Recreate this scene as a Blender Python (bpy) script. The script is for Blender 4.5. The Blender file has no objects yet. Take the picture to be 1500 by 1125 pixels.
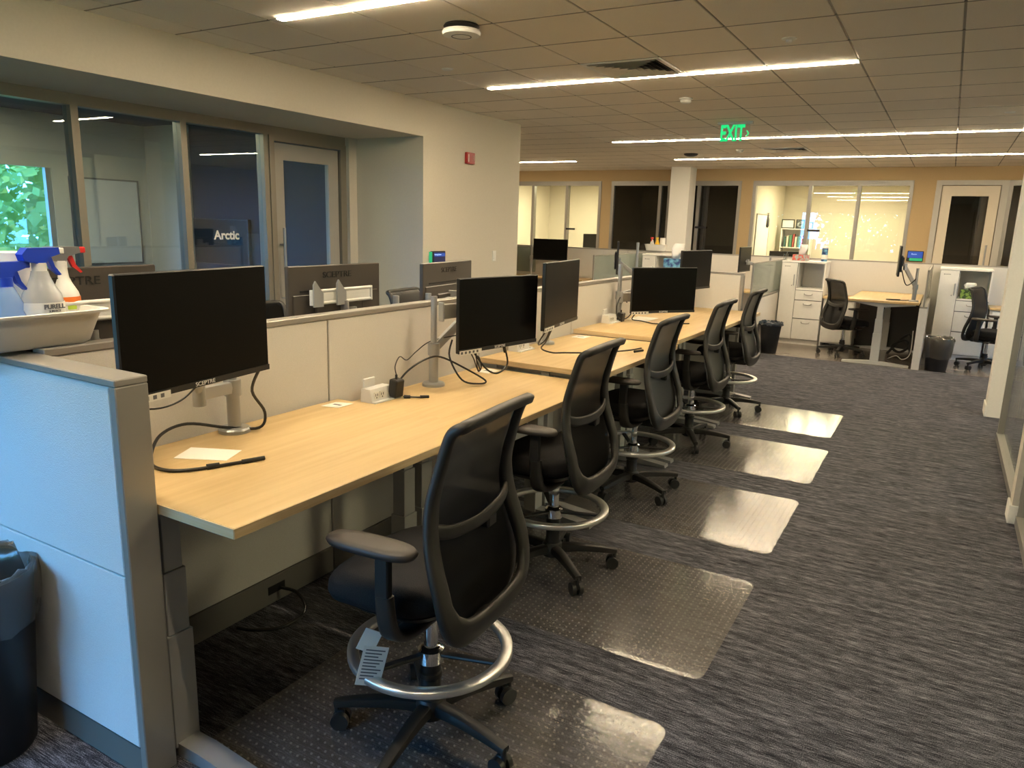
import bpy, bmesh, math, random
from mathutils import Vector, Matrix
random.seed(7)
C = bpy.context.scene.collection
SC = bpy.context.scene
PI = math.pi

# ------------------------------------------------------------------ camera, sky, exposure
cam_d = bpy.data.cameras.new('camera')
cam_d.sensor_width = 36.0
cam_d.lens = 1084.0 / 1500.0 * 36.0
cam_d.clip_start = 0.05
cam = bpy.data.objects.new('camera', cam_d)
C.objects.link(cam)
vx = Vector((0.86387587, 0.13080697, -0.4864237))
vy = Vector((0.50287421, -0.16853716, 0.84776928))
vz = Vector((0.02891366, -0.97697736, -0.21137464))
CAM = Vector((0, 0, 1.62))
cam.matrix_world = Matrix(((vx.x, -vx.y, -vx.z, CAM.x), (vy.x, -vy.y, -vy.z, CAM.y), (vz.x, -vz.y, -vz.z, CAM.z), (0, 0, 0, 1)))
SC.camera = cam

world = bpy.data.worlds.new('sky'); SC.world = world; world.use_nodes = True
bg = world.node_tree.nodes['Background']
bg.inputs['Color'].default_value = (0.16, 0.48, 1.0, 1)
bg.inputs['Strength'].default_value = 16.0
BAR_STRENGTH = 120.0
ROOM_STRENGTH = 26.0
WARM = (1.0, 0.815, 0.55, 1)
SC.view_settings.view_transform = 'Standard'
SC.view_settings.look = 'None'
SC.view_settings.exposure = 0.25
SC.view_settings.gamma = 1.0
SC.view_settings.use_curve_mapping = False
SC.cycles.max_bounces = 10
SC.cycles.diffuse_bounces = 6
SC.cycles.glossy_bounces = 4
SC.cycles.transmission_bounces = 6
SC.cycles.transparent_max_bounces = 16
SC.cycles.caustics_reflective = False
SC.cycles.caustics_refractive = False
SC.cycles.sample_clamp_indirect = 6.0

def portal(loc, rot, sx, sy):
    l = bpy.data.lights.new('window_daylight', 'AREA'); l.shape = 'RECTANGLE'; l.size = sx; l.size_y = sy
    l.cycles.is_portal = True
    o = bpy.data.objects.new('window_daylight', l); o.location = loc; o.rotation_euler = rot; C.objects.link(o)
portal((-3.5, -1.78, 1.6), (PI / 2, 0, 0), 3.6, 1.7)
portal((4.58, 8.4, 1.6), (PI / 2, 0, PI / 2), 2.8, 1.5)

# ------------------------------------------------------------------ materials
sun_d = bpy.data.lights.new('sun', 'SUN'); sun_d.energy = 5.0; sun_d.color = (1.0, 0.93, 0.78); sun_d.angle = 0.01
sun = bpy.data.objects.new('sun', sun_d); C.objects.link(sun); sun.rotation_euler = Vector((0.4, 0.5, 0.77)).to_track_quat('Z', 'Y').to_euler()
M = {}
def mat(name, col, rough=0.5, metal=0.0, spec=0.5, emit=None, es=0.0):
    m = bpy.data.materials.new(name); m.use_nodes = True
    b = m.node_tree.nodes['Principled BSDF']
    b.inputs['Base Color'].default_value = (*col, 1)
    b.inputs['Roughness'].default_value = rough
    b.inputs['Metallic'].default_value = metal
    b.inputs['Specular IOR Level'].default_value = spec
    if emit:
        b.inputs['Emission Color'].default_value = (*emit, 1); b.inputs['Emission Strength'].default_value = es
    M[name] = m
    return m
def N(m, t, **kw):
    n = m.node_tree.nodes.new(t)
    for k, v in kw.items():
        if hasattr(n, k) and not k[0].isupper(): setattr(n, k, v)
        else: n.inputs[k].default_value = v
    return n
def L(m, a, b): m.node_tree.links.new(a, b)
def coords(m, scale):
    t = N(m, 'ShaderNodeTexCoord'); mp = N(m, 'ShaderNodeMapping'); mp.inputs['Scale'].default_value = scale
    L(m, t.outputs['Object'], mp.inputs['Vector']); return mp.outputs['Vector']
def noisy(name, c1, c2, scale, rough=0.6, nscale=1.0, lo=0.35, hi=0.65, bump=0.0, detail=4.0, spec=0.5):
    m = mat(name, c1, rough, spec=spec); b = m.node_tree.nodes['Principled BSDF']
    v = coords(m, scale)
    n = N(m, 'ShaderNodeTexNoise'); n.inputs['Scale'].default_value = nscale; n.inputs['Detail'].default_value = detail
    L(m, v, n.inputs['Vector'])
    r = N(m, 'ShaderNodeValToRGB'); r.color_ramp.elements[0].position = lo; r.color_ramp.elements[1].position = hi
    r.color_ramp.elements[0].color = (*c1, 1); r.color_ramp.elements[1].color = (*c2, 1)
    L(m, n.outputs['Fac'], r.inputs['Fac']); L(m, r.outputs['Color'], b.inputs['Base Color'])
    if bump:
        bp = N(m, 'ShaderNodeBump'); bp.inputs['Strength'].default_value = bump; bp.inputs['Distance'].default_value = 0.002
        L(m, n.outputs['Fac'], bp.inputs['Height']); L(m, bp.outputs['Normal'], b.inputs['Normal'])
    return m

# carpet: heathered streaks running across the aisle
m = mat('carpet', (0.03, 0.03, 0.03), 0.95, spec=0.15); b = m.node_tree.nodes['Principled BSDF']
n1 = N(m, 'ShaderNodeTexNoise'); n1.inputs['Scale'].default_value = 1; n1.inputs['Detail'].default_value = 3; L(m, coords(m, (20, 260, 1)), n1.inputs['Vector'])
n2 = N(m, 'ShaderNodeTexNoise'); n2.inputs['Scale'].default_value = 1; n2.inputs['Detail'].default_value = 5; L(m, coords(m, (5, 34, 1)), n2.inputs['Vector'])
n3 = N(m, 'ShaderNodeTexNoise'); n3.inputs['Scale'].default_value = 260; n3.inputs['Detail'].default_value = 1; L(m, coords(m, (1, 1, 1)), n3.inputs['Vector'])
a1 = N(m, 'ShaderNodeMath', operation='MULTIPLY_ADD'); a1.inputs[1].default_value = 0.50; L(m, n1.outputs['Fac'], a1.inputs[0])
a2 = N(m, 'ShaderNodeMath', operation='MULTIPLY'); a2.inputs[1].default_value = 0.30; L(m, n2.outputs['Fac'], a2.inputs[0])
L(m, a2.outputs[0], a1.inputs[2])
a3 = N(m, 'ShaderNodeMath', operation='MULTIPLY_ADD'); a3.inputs[1].default_value = 0.34; L(m, n3.outputs['Fac'], a3.inputs[0]); L(m, a1.outputs[0], a3.inputs[2])
r = N(m, 'ShaderNodeValToRGB'); e = r.color_ramp.elements
e[0].position = 0.46; e[0].color = (0.011, 0.0112, 0.016, 1); e[1].position = 0.74; e[1].color = (0.275, 0.272, 0.31, 1)
q = e.new(0.57); q.color = (0.062, 0.062, 0.073, 1)
L(m, a3.outputs[0], r.inputs['Fac']); L(m, r.outputs['Color'], b.inputs['Base Color'])
bp = N(m, 'ShaderNodeBump'); bp.inputs['Strength'].default_value = 0.5; bp.inputs['Distance'].default_value = 0.004
L(m, a3.outputs[0], bp.inputs['Height']); L(m, bp.outputs['Normal'], b.inputs['Normal'])

noisy('vinyl', (0.20, 0.17, 0.15), (0.26, 0.22, 0.19), (1, 8, 1), 0.18, 2.0)
noisy('wall_cream', (0.62, 0.575, 0.485), (0.64, 0.595, 0.505), (60, 60, 60), 0.85, 1.0, bump=0.15)
noisy('wall_white', (0.80, 0.78, 0.72), (0.82, 0.80, 0.74), (60, 60, 60), 0.8, 1.0)
noisy('wall_tan', (0.44, 0.32, 0.17), (0.46, 0.335, 0.18), (60, 60, 60), 0.85, 1.0)
noisy('wall_navy', (0.012, 0.028, 0.06), (0.015, 0.032, 0.07), (20, 20, 20), 0.8, 1.0)
noisy('wall_blue_reflection', (0.025, 0.11, 0.30), (0.03, 0.12, 0.32), (20, 20, 20), 0.7, 1.0)  # blue of daylight reflected in the left glazing, painted as wall colour
noisy('wall_grey_dark', (0.10, 0.09, 0.08), (0.11, 0.10, 0.09), (20, 20, 20), 0.8, 1.0)
noisy('tile', (0.80, 0.74, 0.66), (0.88, 0.82, 0.74), (1, 1, 1), 0.95, 260, 0.35, 0.6, bump=0.25, detail=2, spec=0.1)
mat('tile_back', (0.05, 0.045, 0.04), 0.9)
mat('tee_bar', (0.22, 0.20, 0.17), 0.5)
noisy('maple', (0.56, 0.385, 0.175), (0.65, 0.475, 0.245), (22, 1.5, 22), 0.36, 1.4, 0.3, 0.7, detail=6)
noisy('maple_edge', (0.60, 0.44, 0.24), (0.68, 0.54, 0.34), (4, 4, 160), 0.5, 1.0)
noisy('fabric_panel', (0.70, 0.67, 0.62), (0.78, 0.75, 0.70), (1, 1, 1), 0.85, 420, 0.3, 0.7, bump=0.35, detail=1, spec=0.15)
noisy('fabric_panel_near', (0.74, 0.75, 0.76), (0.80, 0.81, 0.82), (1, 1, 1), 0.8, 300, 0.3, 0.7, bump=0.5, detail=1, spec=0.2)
mat('panel_trim', (0.36, 0.34, 0.31), 0.38, 0.35)
mat('panel_skirt', (0.20, 0.19, 0.175), 0.45, 0.2)
mat('leg_grey', (0.40, 0.395, 0.38), 0.45, 0.0)
mat('leg_pale', (0.58, 0.585, 0.57), 0.45)
mat('silver', (0.40, 0.405, 0.41), 0.3, 0.4)
mat('alu_ring', (0.80, 0.79, 0.77), 0.3, 0.9)
mat('chrome', (0.86, 0.86, 0.86), 0.07, 1.0)
mat('chair_plastic', (0.019, 0.0172, 0.0148), 0.45)
mat('chair_dark', (0.016, 0.015, 0.014), 0.45)
noisy('seat_fabric', (0.010, 0.010, 0.011), (0.022, 0.021, 0.022), (1, 1, 1), 0.9, 500, bump=0.4, detail=1, spec=0.2)
mat('armpad', (0.032, 0.025, 0.021), 0.5)
mat('vinyl_back', (0.045, 0.038, 0.032), 0.45)
mat('caster', (0.018, 0.018, 0.018), 0.35)
mat('screen', (0.003, 0.0026, 0.0022), 0.38, spec=0.12)
mat('bezel', (0.012, 0.012, 0.013), 0.4)
mat('bezel_back', (0.06, 0.052, 0.046), 0.35)
mat('black', (0.008, 0.008, 0.008), 0.5)
mat('cable', (0.010, 0.009, 0.009), 0.45)
mat('white_plastic', (0.80, 0.79, 0.76), 0.4)
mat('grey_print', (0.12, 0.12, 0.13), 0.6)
mat('paper', (0.84, 0.82, 0.76), 0.7)
noisy('cabinet_white', (0.78, 0.76, 0.72), (0.80, 0.78, 0.74), (30, 30, 30), 0.45, 1.0)
mat('frame_bronze', (0.30, 0.27, 0.22), 0.4, 0.4)
mat('frame_alu', (0.30, 0.285, 0.26), 0.4, 0.3)
mat('door_paint', (0.42, 0.40, 0.36), 0.45)
mat('door_beige', (0.60, 0.53, 0.42), 0.5)
mat('red', (0.35, 0.02, 0.018), 0.4)
mat('blue_cap', (0.012, 0.05, 0.50), 0.35)
mat('red_cap', (0.65, 0.03, 0.03), 0.4)
mat('grey_cap', (0.14, 0.14, 0.14), 0.45)
mat('orange', (0.90, 0.20, 0.03), 0.5)
mat('lime', (0.45, 0.62, 0.06), 0.5)
mat('yellow', (0.85, 0.55, 0.04), 0.5)
mat('bin_black', (0.009, 0.009, 0.010), 0.45)
mat('tissue', (0.86, 0.84, 0.80), 0.9)
mat('blue_glow', (0.01, 0.02, 0.06), 0.3, emit=(0.02, 0.10, 0.55), es=0.6)
mat('panel_screen', (0.01, 0.012, 0.03), 0.3, emit=(0.012, 0.014, 0.05), es=1.0)
mat('green_glow', (0.01, 0.1, 0.04), 0.4, emit=(0.02, 0.55, 0.22), es=0.6)
mat('text_glow', (0.3, 0.4, 0.5), 0.4, emit=(0.5, 0.7, 1.0), es=0.8)
mat('exit_green', (0.0, 0.2, 0.08), 0.4, emit=(0.0, 0.78, 0.22), es=0.8)
mat('white_letter', (0.85, 0.85, 0.83), 0.6)
mat('tree_leaf', (0.30, 0.42, 0.10), 0.8)
mat('tree_bark', (0.10, 0.07, 0.05), 0.9)
mat('grass', (0.16, 0.24, 0.07), 0.9)
mat('bag_inside', (0.02, 0.03, 0.045), 0.3)
def emissive(name, col, s):
    m = bpy.data.materials.new(name); m.use_nodes = True; nt = m.node_tree; nt.nodes.clear()
    e = nt.nodes.new('ShaderNodeEmission'); e.inputs['Color'].default_value = col; e.inputs['Strength'].default_value = s
    o = nt.nodes.new('ShaderNodeOutputMaterial'); nt.links.new(e.outputs[0], o.inputs[0]); M[name] = m
emissive('bar_light', WARM, BAR_STRENGTH)
emissive('room_light', (1.0, 0.84, 0.52, 1), ROOM_STRENGTH)
def glassy(name, tint, diff=None, dfac=0.0, f0=0.04, rough=0.0):
    """thin pane: what passes straight through, mixed with a mirror share by viewing angle; optionally a milky share"""
    m = bpy.data.materials.new(name); m.use_nodes = True; nt = m.node_tree; nt.nodes.clear()
    out = nt.nodes.new('ShaderNodeOutputMaterial')
    tr = nt.nodes.new('ShaderNodeBsdfTransparent'); tr.inputs[0].default_value = (*tint, 1)
    gl = nt.nodes.new('ShaderNodeBsdfGlossy'); gl.inputs['Roughness'].default_value = rough; gl.inputs['Color'].default_value = (1, 1, 1, 1)
    lw = nt.nodes.new('ShaderNodeLayerWeight'); lw.inputs['Blend'].default_value = 0.5
    pw = nt.nodes.new('ShaderNodeMath'); pw.operation = 'POWER'; pw.inputs[1].default_value = 5.0
    ma = nt.nodes.new('ShaderNodeMath'); ma.operation = 'MULTIPLY_ADD'; ma.inputs[1].default_value = 1 - f0; ma.inputs[2].default_value = f0
    nt.links.new(lw.outputs['Facing'], pw.inputs[0]); nt.links.new(pw.outputs[0], ma.inputs[0])
    base = tr.outputs[0]
    if diff:
        df = nt.nodes.new('ShaderNodeBsdfDiffuse'); df.inputs[0].default_value = (*diff, 1)
        tl = nt.nodes.new('ShaderNodeBsdfTranslucent'); tl.inputs[0].default_value = (*diff, 1)
        mx0 = nt.nodes.new('ShaderNodeMixShader'); mx0.inputs[0].default_value = 0.5
        nt.links.new(df.outputs[0], mx0.inputs[1]); nt.links.new(tl.outputs[0], mx0.inputs[2])
        mx1 = nt.nodes.new('ShaderNodeMixShader'); mx1.inputs[0].default_value = dfac
        nt.links.new(tr.outputs[0], mx1.inputs[1]); nt.links.new(mx0.outputs[0], mx1.inputs[2]); base = mx1.outputs[0]
    mx = nt.nodes.new('ShaderNodeMixShader')
    nt.links.new(ma.outputs[0], mx.inputs[0]); nt.links.new(base, mx.inputs[1]); nt.links.new(gl.outputs[0], mx.inputs[2])
    nt.links.new(mx.outputs[0], out.inputs[0]); M[name] = m
    return m
glassy('glass', (0.93, 0.96, 0.95), f0=0.05)
glassy('glass_blue', (0.80, 0.90, 0.96), f0=0.07)
glassy('glass_dark', (0.55, 0.53, 0.48), f0=0.06)
glassy('privacy', (0.86, 0.92, 0.90), (0.45, 0.50, 0.47), 0.42, rough=0.12)
glassy('clear_acrylic', (0.95, 0.97, 0.96), f0=0.05)
glassy('bottle_clear', (0.93, 0.95, 0.96), (0.85, 0.87, 0.88), 0.55, rough=0.1)
glassy('bottle_blue', (0.70, 0.82, 0.95), (0.45, 0.62, 0.90), 0.45, rough=0.1)
glassy('liner', (0.75, 0.75, 0.74), (0.10, 0.095, 0.085), 0.55, f0=0.07, rough=0.22)
glassy('liner_pale', (0.85, 0.83, 0.80), (0.20, 0.175, 0.14), 0.62, f0=0.07, rough=0.25)
m = glassy('mesh_fabric', (1, 1, 1), (0.040, 0.038, 0.035), 0.95, f0=0.0, rough=0.6)
[n for n in m.node_tree.nodes if n.type == 'MIX_SHADER' and abs(n.inputs[0].default_value - 0.5) < 1e-4 and n.inputs[1].is_linked and n.inputs[1].links[0].from_node.type == 'BSDF_DIFFUSE'][0].inputs[0].default_value = 0.12
# clear chair mat: tinted, glossy, with rows of pale studs
m = glassy('chair_mat', (0.95, 0.94, 0.93), (0.42, 0.39, 0.37), 0.12, f0=0.05, rough=0.17)
nt = m.node_tree
gl = [n for n in nt.nodes if n.type == 'BSDF_GLOSSY'][0]; df = [n for n in nt.nodes if n.type == 'BSDF_DIFFUSE'][0]
mx1 = [n for n in nt.nodes if n.type == 'MIX_SHADER' and abs(n.inputs[0].default_value - 0.12) < 1e-4][0]
v = coords(m, (1, 1, 1))
wv = nt.nodes.new('ShaderNodeTexNoise'); wv.inputs['Scale'].default_value = 1.0; wv.inputs['Detail'].default_value = 1.0
L(m, coords(m, (7, 30, 1)), wv.inputs['Vector'])
bpn = nt.nodes.new('ShaderNodeBump'); bpn.inputs['Strength'].default_value = 0.12; bpn.inputs['Distance'].default_value = 0.006
L(m, wv.outputs['Fac'], bpn.inputs['Height']); L(m, bpn.outputs['Normal'], gl.inputs['Normal'])
vo = nt.nodes.new('ShaderNodeTexVoronoi'); vo.inputs['Scale'].default_value = 1.0; vo.inputs['Randomness'].default_value = 0.0
L(m, coords(m, (34, 34, 0.001)), vo.inputs['Vector'])
lt = N(m, 'ShaderNodeMath', operation='LESS_THAN'); lt.inputs[1].default_value = 0.13; L(m, vo.outputs['Distance'], lt.inputs[0])
mm = N(m, 'ShaderNodeMath', operation='MULTIPLY_ADD'); mm.inputs[1].default_value = 0.55; mm.inputs[2].default_value = 0.11
L(m, lt.outputs[0], mm.inputs[0]); L(m, mm.outputs[0], mx1.inputs[0])
# monitor back: slightly brushed
# ------------------------------------------------------------------ mesh helpers
class MB:
    def __init__(s): s.bm = bmesh.new()
    def box(s, x0, x1, y0, y1, z0, z1, bev=0.0, seg=1, mtx=None):
        r = bmesh.ops.create_cube(s.bm, size=1.0); vs = r['verts']
        for v in vs: v.co = Vector(((x0 + x1) / 2 + v.co.x * (x1 - x0), (y0 + y1) / 2 + v.co.y * (y1 - y0), (z0 + z1) / 2 + v.co.z * (z1 - z0)))
        if bev:
            es = list({e for v in vs for e in v.link_edges})
            r = bmesh.ops.bevel(s.bm, geom=es, offset=bev, segments=seg, profile=0.5, affect='EDGES')
            vs = list({v for v in r['verts']} | {v for v in vs if v.is_valid})
        if mtx: bmesh.ops.transform(s.bm, matrix=mtx, verts=[v for v in vs if v.is_valid])
        return s
    def cyl(s, a, b, r0, r1=None, seg=16):
        a = Vector(a); b = Vector(b); r1 = r0 if r1 is None else r1; d = b - a
        q = d.to_track_quat('Z', 'Y'); mt = Matrix.Translation((a + b) / 2) @ q.to_matrix().to_4x4()
        bmesh.ops.create_cone(s.bm, cap_ends=True, cap_tris=False, segments=seg, radius1=r0, radius2=r1, depth=d.length, matrix=mt); return s
    def lathe(s, prof, c=(0, 0, 0), seg=24, sx=1.0, sy=1.0, cap0=True, cap1=True):
        rings = []
        for (r, z) in prof:
            rings.append([s.bm.verts.new((c[0] + sx * r * math.cos(2 * PI * i / seg), c[1] + sy * r * math.sin(2 * PI * i / seg), c[2] + z)) for i in range(seg)])
        for a, b in zip(rings, rings[1:]):
            for i in range(seg): s.bm.faces.new((a[i], a[(i + 1) % seg], b[(i + 1) % seg], b[i]))
        if cap0: s.bm.faces.new(list(reversed(rings[0])))
        if cap1: s.bm.faces.new(rings[-1])
        return s
    def loft(s, rings, caps=True, closed=True):
        R = [[s.bm.verts.new(p) for p in r] for r in rings]; n = len(R[0])
        for a, b in zip(R, R[1:]):
            for i in range(n if closed else n - 1): s.bm.faces.new((a[i], a[(i + 1) % n], b[(i + 1) % n], b[i]))
        if caps and closed: s.bm.faces.new(list(reversed(R[0]))); s.bm.faces.new(R[-1])
        return s
    def tube(s, pts, r, seg=8, smooth=6):
        P = spline(pts, smooth) if smooth else [Vector(p) for p in pts]
        s.loft(sections(P, lambda i, n: (r, r), seg)); return s
    def prism(s, poly, axis, a, b):
        def mk(u, v, w): return {'x': (w, u, v), 'y': (u, w, v), 'z': (u, v, w)}[axis]
        A = [s.bm.verts.new(mk(u, v, a)) for u, v in poly]; B = [s.bm.verts.new(mk(u, v, b)) for u, v in poly]
        s.bm.faces.new(A); s.bm.faces.new(list(reversed(B)))
        for i in range(len(poly)): j = (i + 1) % len(poly); s.bm.faces.new((A[i], A[j], B[j], B[i]))
        return s
    def mesh(s, name, m, smooth=False, angle=0.7):
        bmesh.ops.recalc_face_normals(s.bm, faces=s.bm.faces)
        if smooth:
            for f in s.bm.faces: f.smooth = True
            for e in s.bm.edges:
                if len(e.link_faces) == 2 and e.calc_face_angle(0) > angle: e.smooth = False
        me = bpy.data.meshes.new(name); s.bm.to_mesh(me); s.bm.free(); me.materials.append(M[m] if isinstance(m, str) else m); return me
def spline(pts, k):
    P = [Vector(p) for p in pts]; out = []
    for i in range(len(P) - 1):
        p0 = P[max(i - 1, 0)]; p1 = P[i]; p2 = P[i + 1]; p3 = P[min(i + 2, len(P) - 1)]
        for j in range(k):
            t = j / k
            out.append(0.5 * ((2 * p1) + (p2 - p0) * t + (2 * p0 - 5 * p1 + 4 * p2 - p3) * t * t + (3 * p1 - p0 - 3 * p2 + p3) * t ** 3))
    out.append(P[-1]); return out
def sections(P, size, seg=8, normal=None, rect=False):
    rings = []; n = len(P); prev = None
    for i, p in enumerate(P):
        t = (P[min(i + 1, n - 1)] - P[max(i - 1, 0)]).normalized()
        if normal: nn = Vector(normal)
        else: nn = prev if prev is not None else (Vector((0, 0, 1)) if abs(t.z) < 0.9 else Vector((1, 0, 0)))
        nn = (nn - t * nn.dot(t)).normalized(); prev = nn; bb = t.cross(nn)
        a, c = size(i, n)   # a along bb, c along nn
        rings.append([p + bb * (a * sgnpow(math.cos(2 * PI * k / seg), 0.55 if rect else 1)) + nn * (c * sgnpow(math.sin(2 * PI * k / seg), 0.55 if rect else 1)) for k in range(seg)])
    return rings
def sgnpow(v, e): return math.copysign(abs(v) ** e, v)
def obj(name, me, parent=None, loc=(0, 0, 0), rz=0.0):
    o = bpy.data.objects.new(name, me); C.objects.link(o); o.location = loc; o.rotation_euler = (0, 0, rz)
    if parent: o.parent = parent
    return o
def tag(o, label, cat, group=None):
    o['label'] = label; o['category'] = cat
    if group: o['group'] = group
    return o
def thing(name, label, cat, loc=(0, 0, 0), rz=0.0, group=None):
    o = bpy.data.objects.new(name, None); C.objects.link(o); o.location = loc; o.rotation_euler = (0, 0, rz); o.empty_display_size = 0.1
    return tag(o, label, cat, group)
def struct(name, me, parent=None, loc=(0, 0, 0), rz=0.0):
    o = obj(name, me, parent, loc, rz)
    if not parent: o['kind'] = 'structure'
    return o
def sempty(name, loc=(0, 0, 0)):
    o = bpy.data.objects.new(name, None); C.objects.link(o); o.location = loc; o['kind'] = 'structure'; return o
def bx(name, m, *b, bev=0.0, seg=1): return MB().box(*b, bev=bev, seg=seg).mesh(name, m)
def text(name, body, size, m, origin, right, up, parent=None, align='CENTER', ext=0.0008, sx=1.0, font_shear=0.0, off=0.0):
    cu = bpy.data.curves.new(name, 'FONT'); cu.body = body; cu.size = size; cu.extrude = ext; cu.align_x = align; cu.align_y = 'CENTER'; cu.shear = font_shear; cu.offset = off
    to = bpy.data.objects.new(name, cu); C.objects.link(to)
    me = bpy.data.meshes.new_from_object(to, depsgraph=None)
    bpy.data.objects.remove(to); bpy.data.curves.remove(cu)
    r = Vector(right).normalized(); u = Vector(up).normalized(); w = r.cross(u)
    mt = Matrix(((r.x * sx, u.x, w.x, origin[0]), (r.y * sx, u.y, w.y, origin[1]), (r.z * sx, u.z, w.z, origin[2]), (0, 0, 0, 1)))
    me.transform(mt); me.materials.clear(); me.materials.append(M[m])
    return obj(name, me, parent)

# ------------------------------------------------------------------ room shell
HC = 2.785
struct('floor', bx('floor', 'carpet', -9.6, 4.7, -1.9, 10.3, -0.05, 0.0))
struct('floor.001', bx('floor', 'vinyl', -9.6, 4.7, 10.3, 18.6, -0.05, 0.0))
ceil = struct('ceiling', bx('ceiling', 'tile_back', -9.6, 4.7, -1.9, 18.6, 2.80, 2.86))
# ceiling tiles on a 0.61 m grid, each one lifted out singly
T = 0.61
tile_me = MB().box(-0.2985, 0.2985, -0.2975, 0.2975, HC, 2.803, bev=0.003).mesh('ceiling_tile', 'tile')
gx0, gy0 = -0.70, 5.88
VENTS = {(-3, -1), (-3, 9)}
n_t = 0; rest = MB()
cells = []
for i in range(-15, 9):
    for j in range(-13, 15):
        x, y = gx0 + T * (i + 0.5), gy0 + T * (j + 0.5)
        if y > 14.95 or x < -9.4 or x > 4.5: continue
        if y < 8.25 and x > 0.45: continue
        if y < 8.1 and x < -4.85: continue
        if (i, j) in VENTS: continue
        seen = y > 2.3 and x < 2.2 and not (y < 3.5 and x > 0.3)
        cells.append(((x * x + y * y) + (0 if seen else 1e4), x, y))
cells.sort()
for k, (d, x, y) in enumerate(cells):
    if k < 297: obj('ceiling_tile', tile_me, ceil, (x, y, 0))
    else: rest.box(x - 0.3, x + 0.3, y - 0.3, y + 0.3, HC, 2.803)
o = obj('far_ceiling_tiles', rest.mesh('far_ceiling_tiles', 'tile'), ceil); o['kind'] = 'stuff'
g = MB()
for i in range(-15, 9):
    x = gx0 + T * i
    g.box(x - 0.0075, x + 0.0075, (8.1 if x < -4.7 else (-1.8 if x < 0.5 else 8.25)), 15.0, HC + 0.006, 2.803)
for j in range(-13, 16):
    y = gy0 + T * j
    if y > 15: continue
    a, c = (-4.75 if y < 8.1 else -9.5), (0.5 if y < 8.25 else 4.6)
    xs_ = [(a, c)]
    if abs(y - 5.88) < .05 or abs(y - 3.44) < .05 or abs(y - 1.0) < .05: xs_ = [(a, -3.75), (-0.69, c)]
    for p, q_ in xs_: g.box(p, q_, y - 0.006, y + 0.006, HC - 0.0006, 2.803)
o = obj('ceiling_grid', g.mesh('ceiling_grid', 'tee_bar'), ceil)

# left wall: bulkhead over the glazed niche, jamb, solid run, far corner
struct('wall_left', MB().box(-5.75, -4.63, -1.9, 6.165, 2.44, 2.80).mesh('wall_left', 'wall_cream'))
struct('wall_left.001', MB().box(-5.75, -4.63, 6.165, 8.10, 0, 2.80).mesh('wall_left', 'wall_cream'))
struct('wall_left.002', MB().box(-5.75, -5.50, 6.05, 6.165, 0, 2.44).mesh('wall_left', 'wall_cream'))
struct('wall_left.003', MB().box(-9.6, -5.75, 6.9, 8.10, 0, 2.80).mesh('wall_left', 'wall_cream'))
struct('wall_left.004', MB().box(-9.7, -9.6, 8.10, 18.6, 0, 2.80).mesh('wall_left', 'wall_cream'))
# meeting room behind the left glazing
struct('wall_left.005', MB().box(-9.2, -9.1, -1.9, 2.9, 0.95, 2.80).box(-9.2, -9.1, 5.0, 6.9, 0.95, 2.80).box(-9.2, -9.1, 2.9, 5.0, 2.1, 2.80).mesh('wall_left', 'wall_cream'))
struct('wall_left.006', MB().box(-9.1, -5.75, 6.3, 6.9, 0, 2.80).mesh('wall_left', 'wall_navy'))
struct('wall_left.007', MB().box(-9.2, -9.08, -1.9, 6.3, 0, 0.95).mesh('wall_left', 'wall_blue_reflection'))  # lower wall coloured blue to imitate the daylit partition reflected in the glass
struct('wall_left.008', MB().box(-9.1, -8.35, 6.2, 6.3, 0, 2.7).mesh('wall_left', 'wall_cream'))
struct('ceiling.003', MB().box(-9.1, -5.75, -1.85, 6.3, 2.70, 2.74).mesh('ceiling', 'wall_navy'))
w = sempty('window_10'); f = MB()
for y in (2.93, 3.95, 4.97): f.box(-9.18, -9.12, y - .03, y + .03, .95, 2.1)
obj('window_frame', f.mesh('window_frame', 'frame_alu'), w)
for y in (2.96, 3.98): obj('pane', bx('pane', 'glass', -9.152, -9.148, y, y + .96, .95, 2.1), w)
struct('baseboard_left', bx('baseboard_left', 'panel_trim', -4.63, -4.615, 6.165, 8.10, 0, 0.10))
# front wall (behind the camera) with a ribbon window on its left
struct('wall_front', MB().box(-9.6, -5.3, -2.0, -1.85, 0, 2.8).box(-1.7, 4.7, -2.0, -1.85, 0, 2.8).box(-5.3, -1.7, -2.0, -1.85, 0, 0.75).box(-5.3, -1.7, -2.0, -1.85, 2.45, 2.8).mesh('wall_front', 'wall_cream'))
w = sempty('window_8')
f = MB()
for x in (-5.27, -4.1, -2.9, -1.73): f.box(x - 0.03, x + 0.03, -1.98, -1.88, 0.75, 2.45)
f.box(-5.3, -1.7, -1.98, -1.88, 0.75, 0.80).box(-5.3, -1.7, -1.98, -1.88, 2.40, 2.45)
obj('window_frame', f.mesh('window_frame', 'frame_alu'), w)
for a, c in ((-5.24, -4.13), (-4.07, -2.93), (-2.87, -1.76)): obj('pane', bx('pane', 'glass', a, c, -1.935, -1.93, 0.8, 2.4), w)
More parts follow.
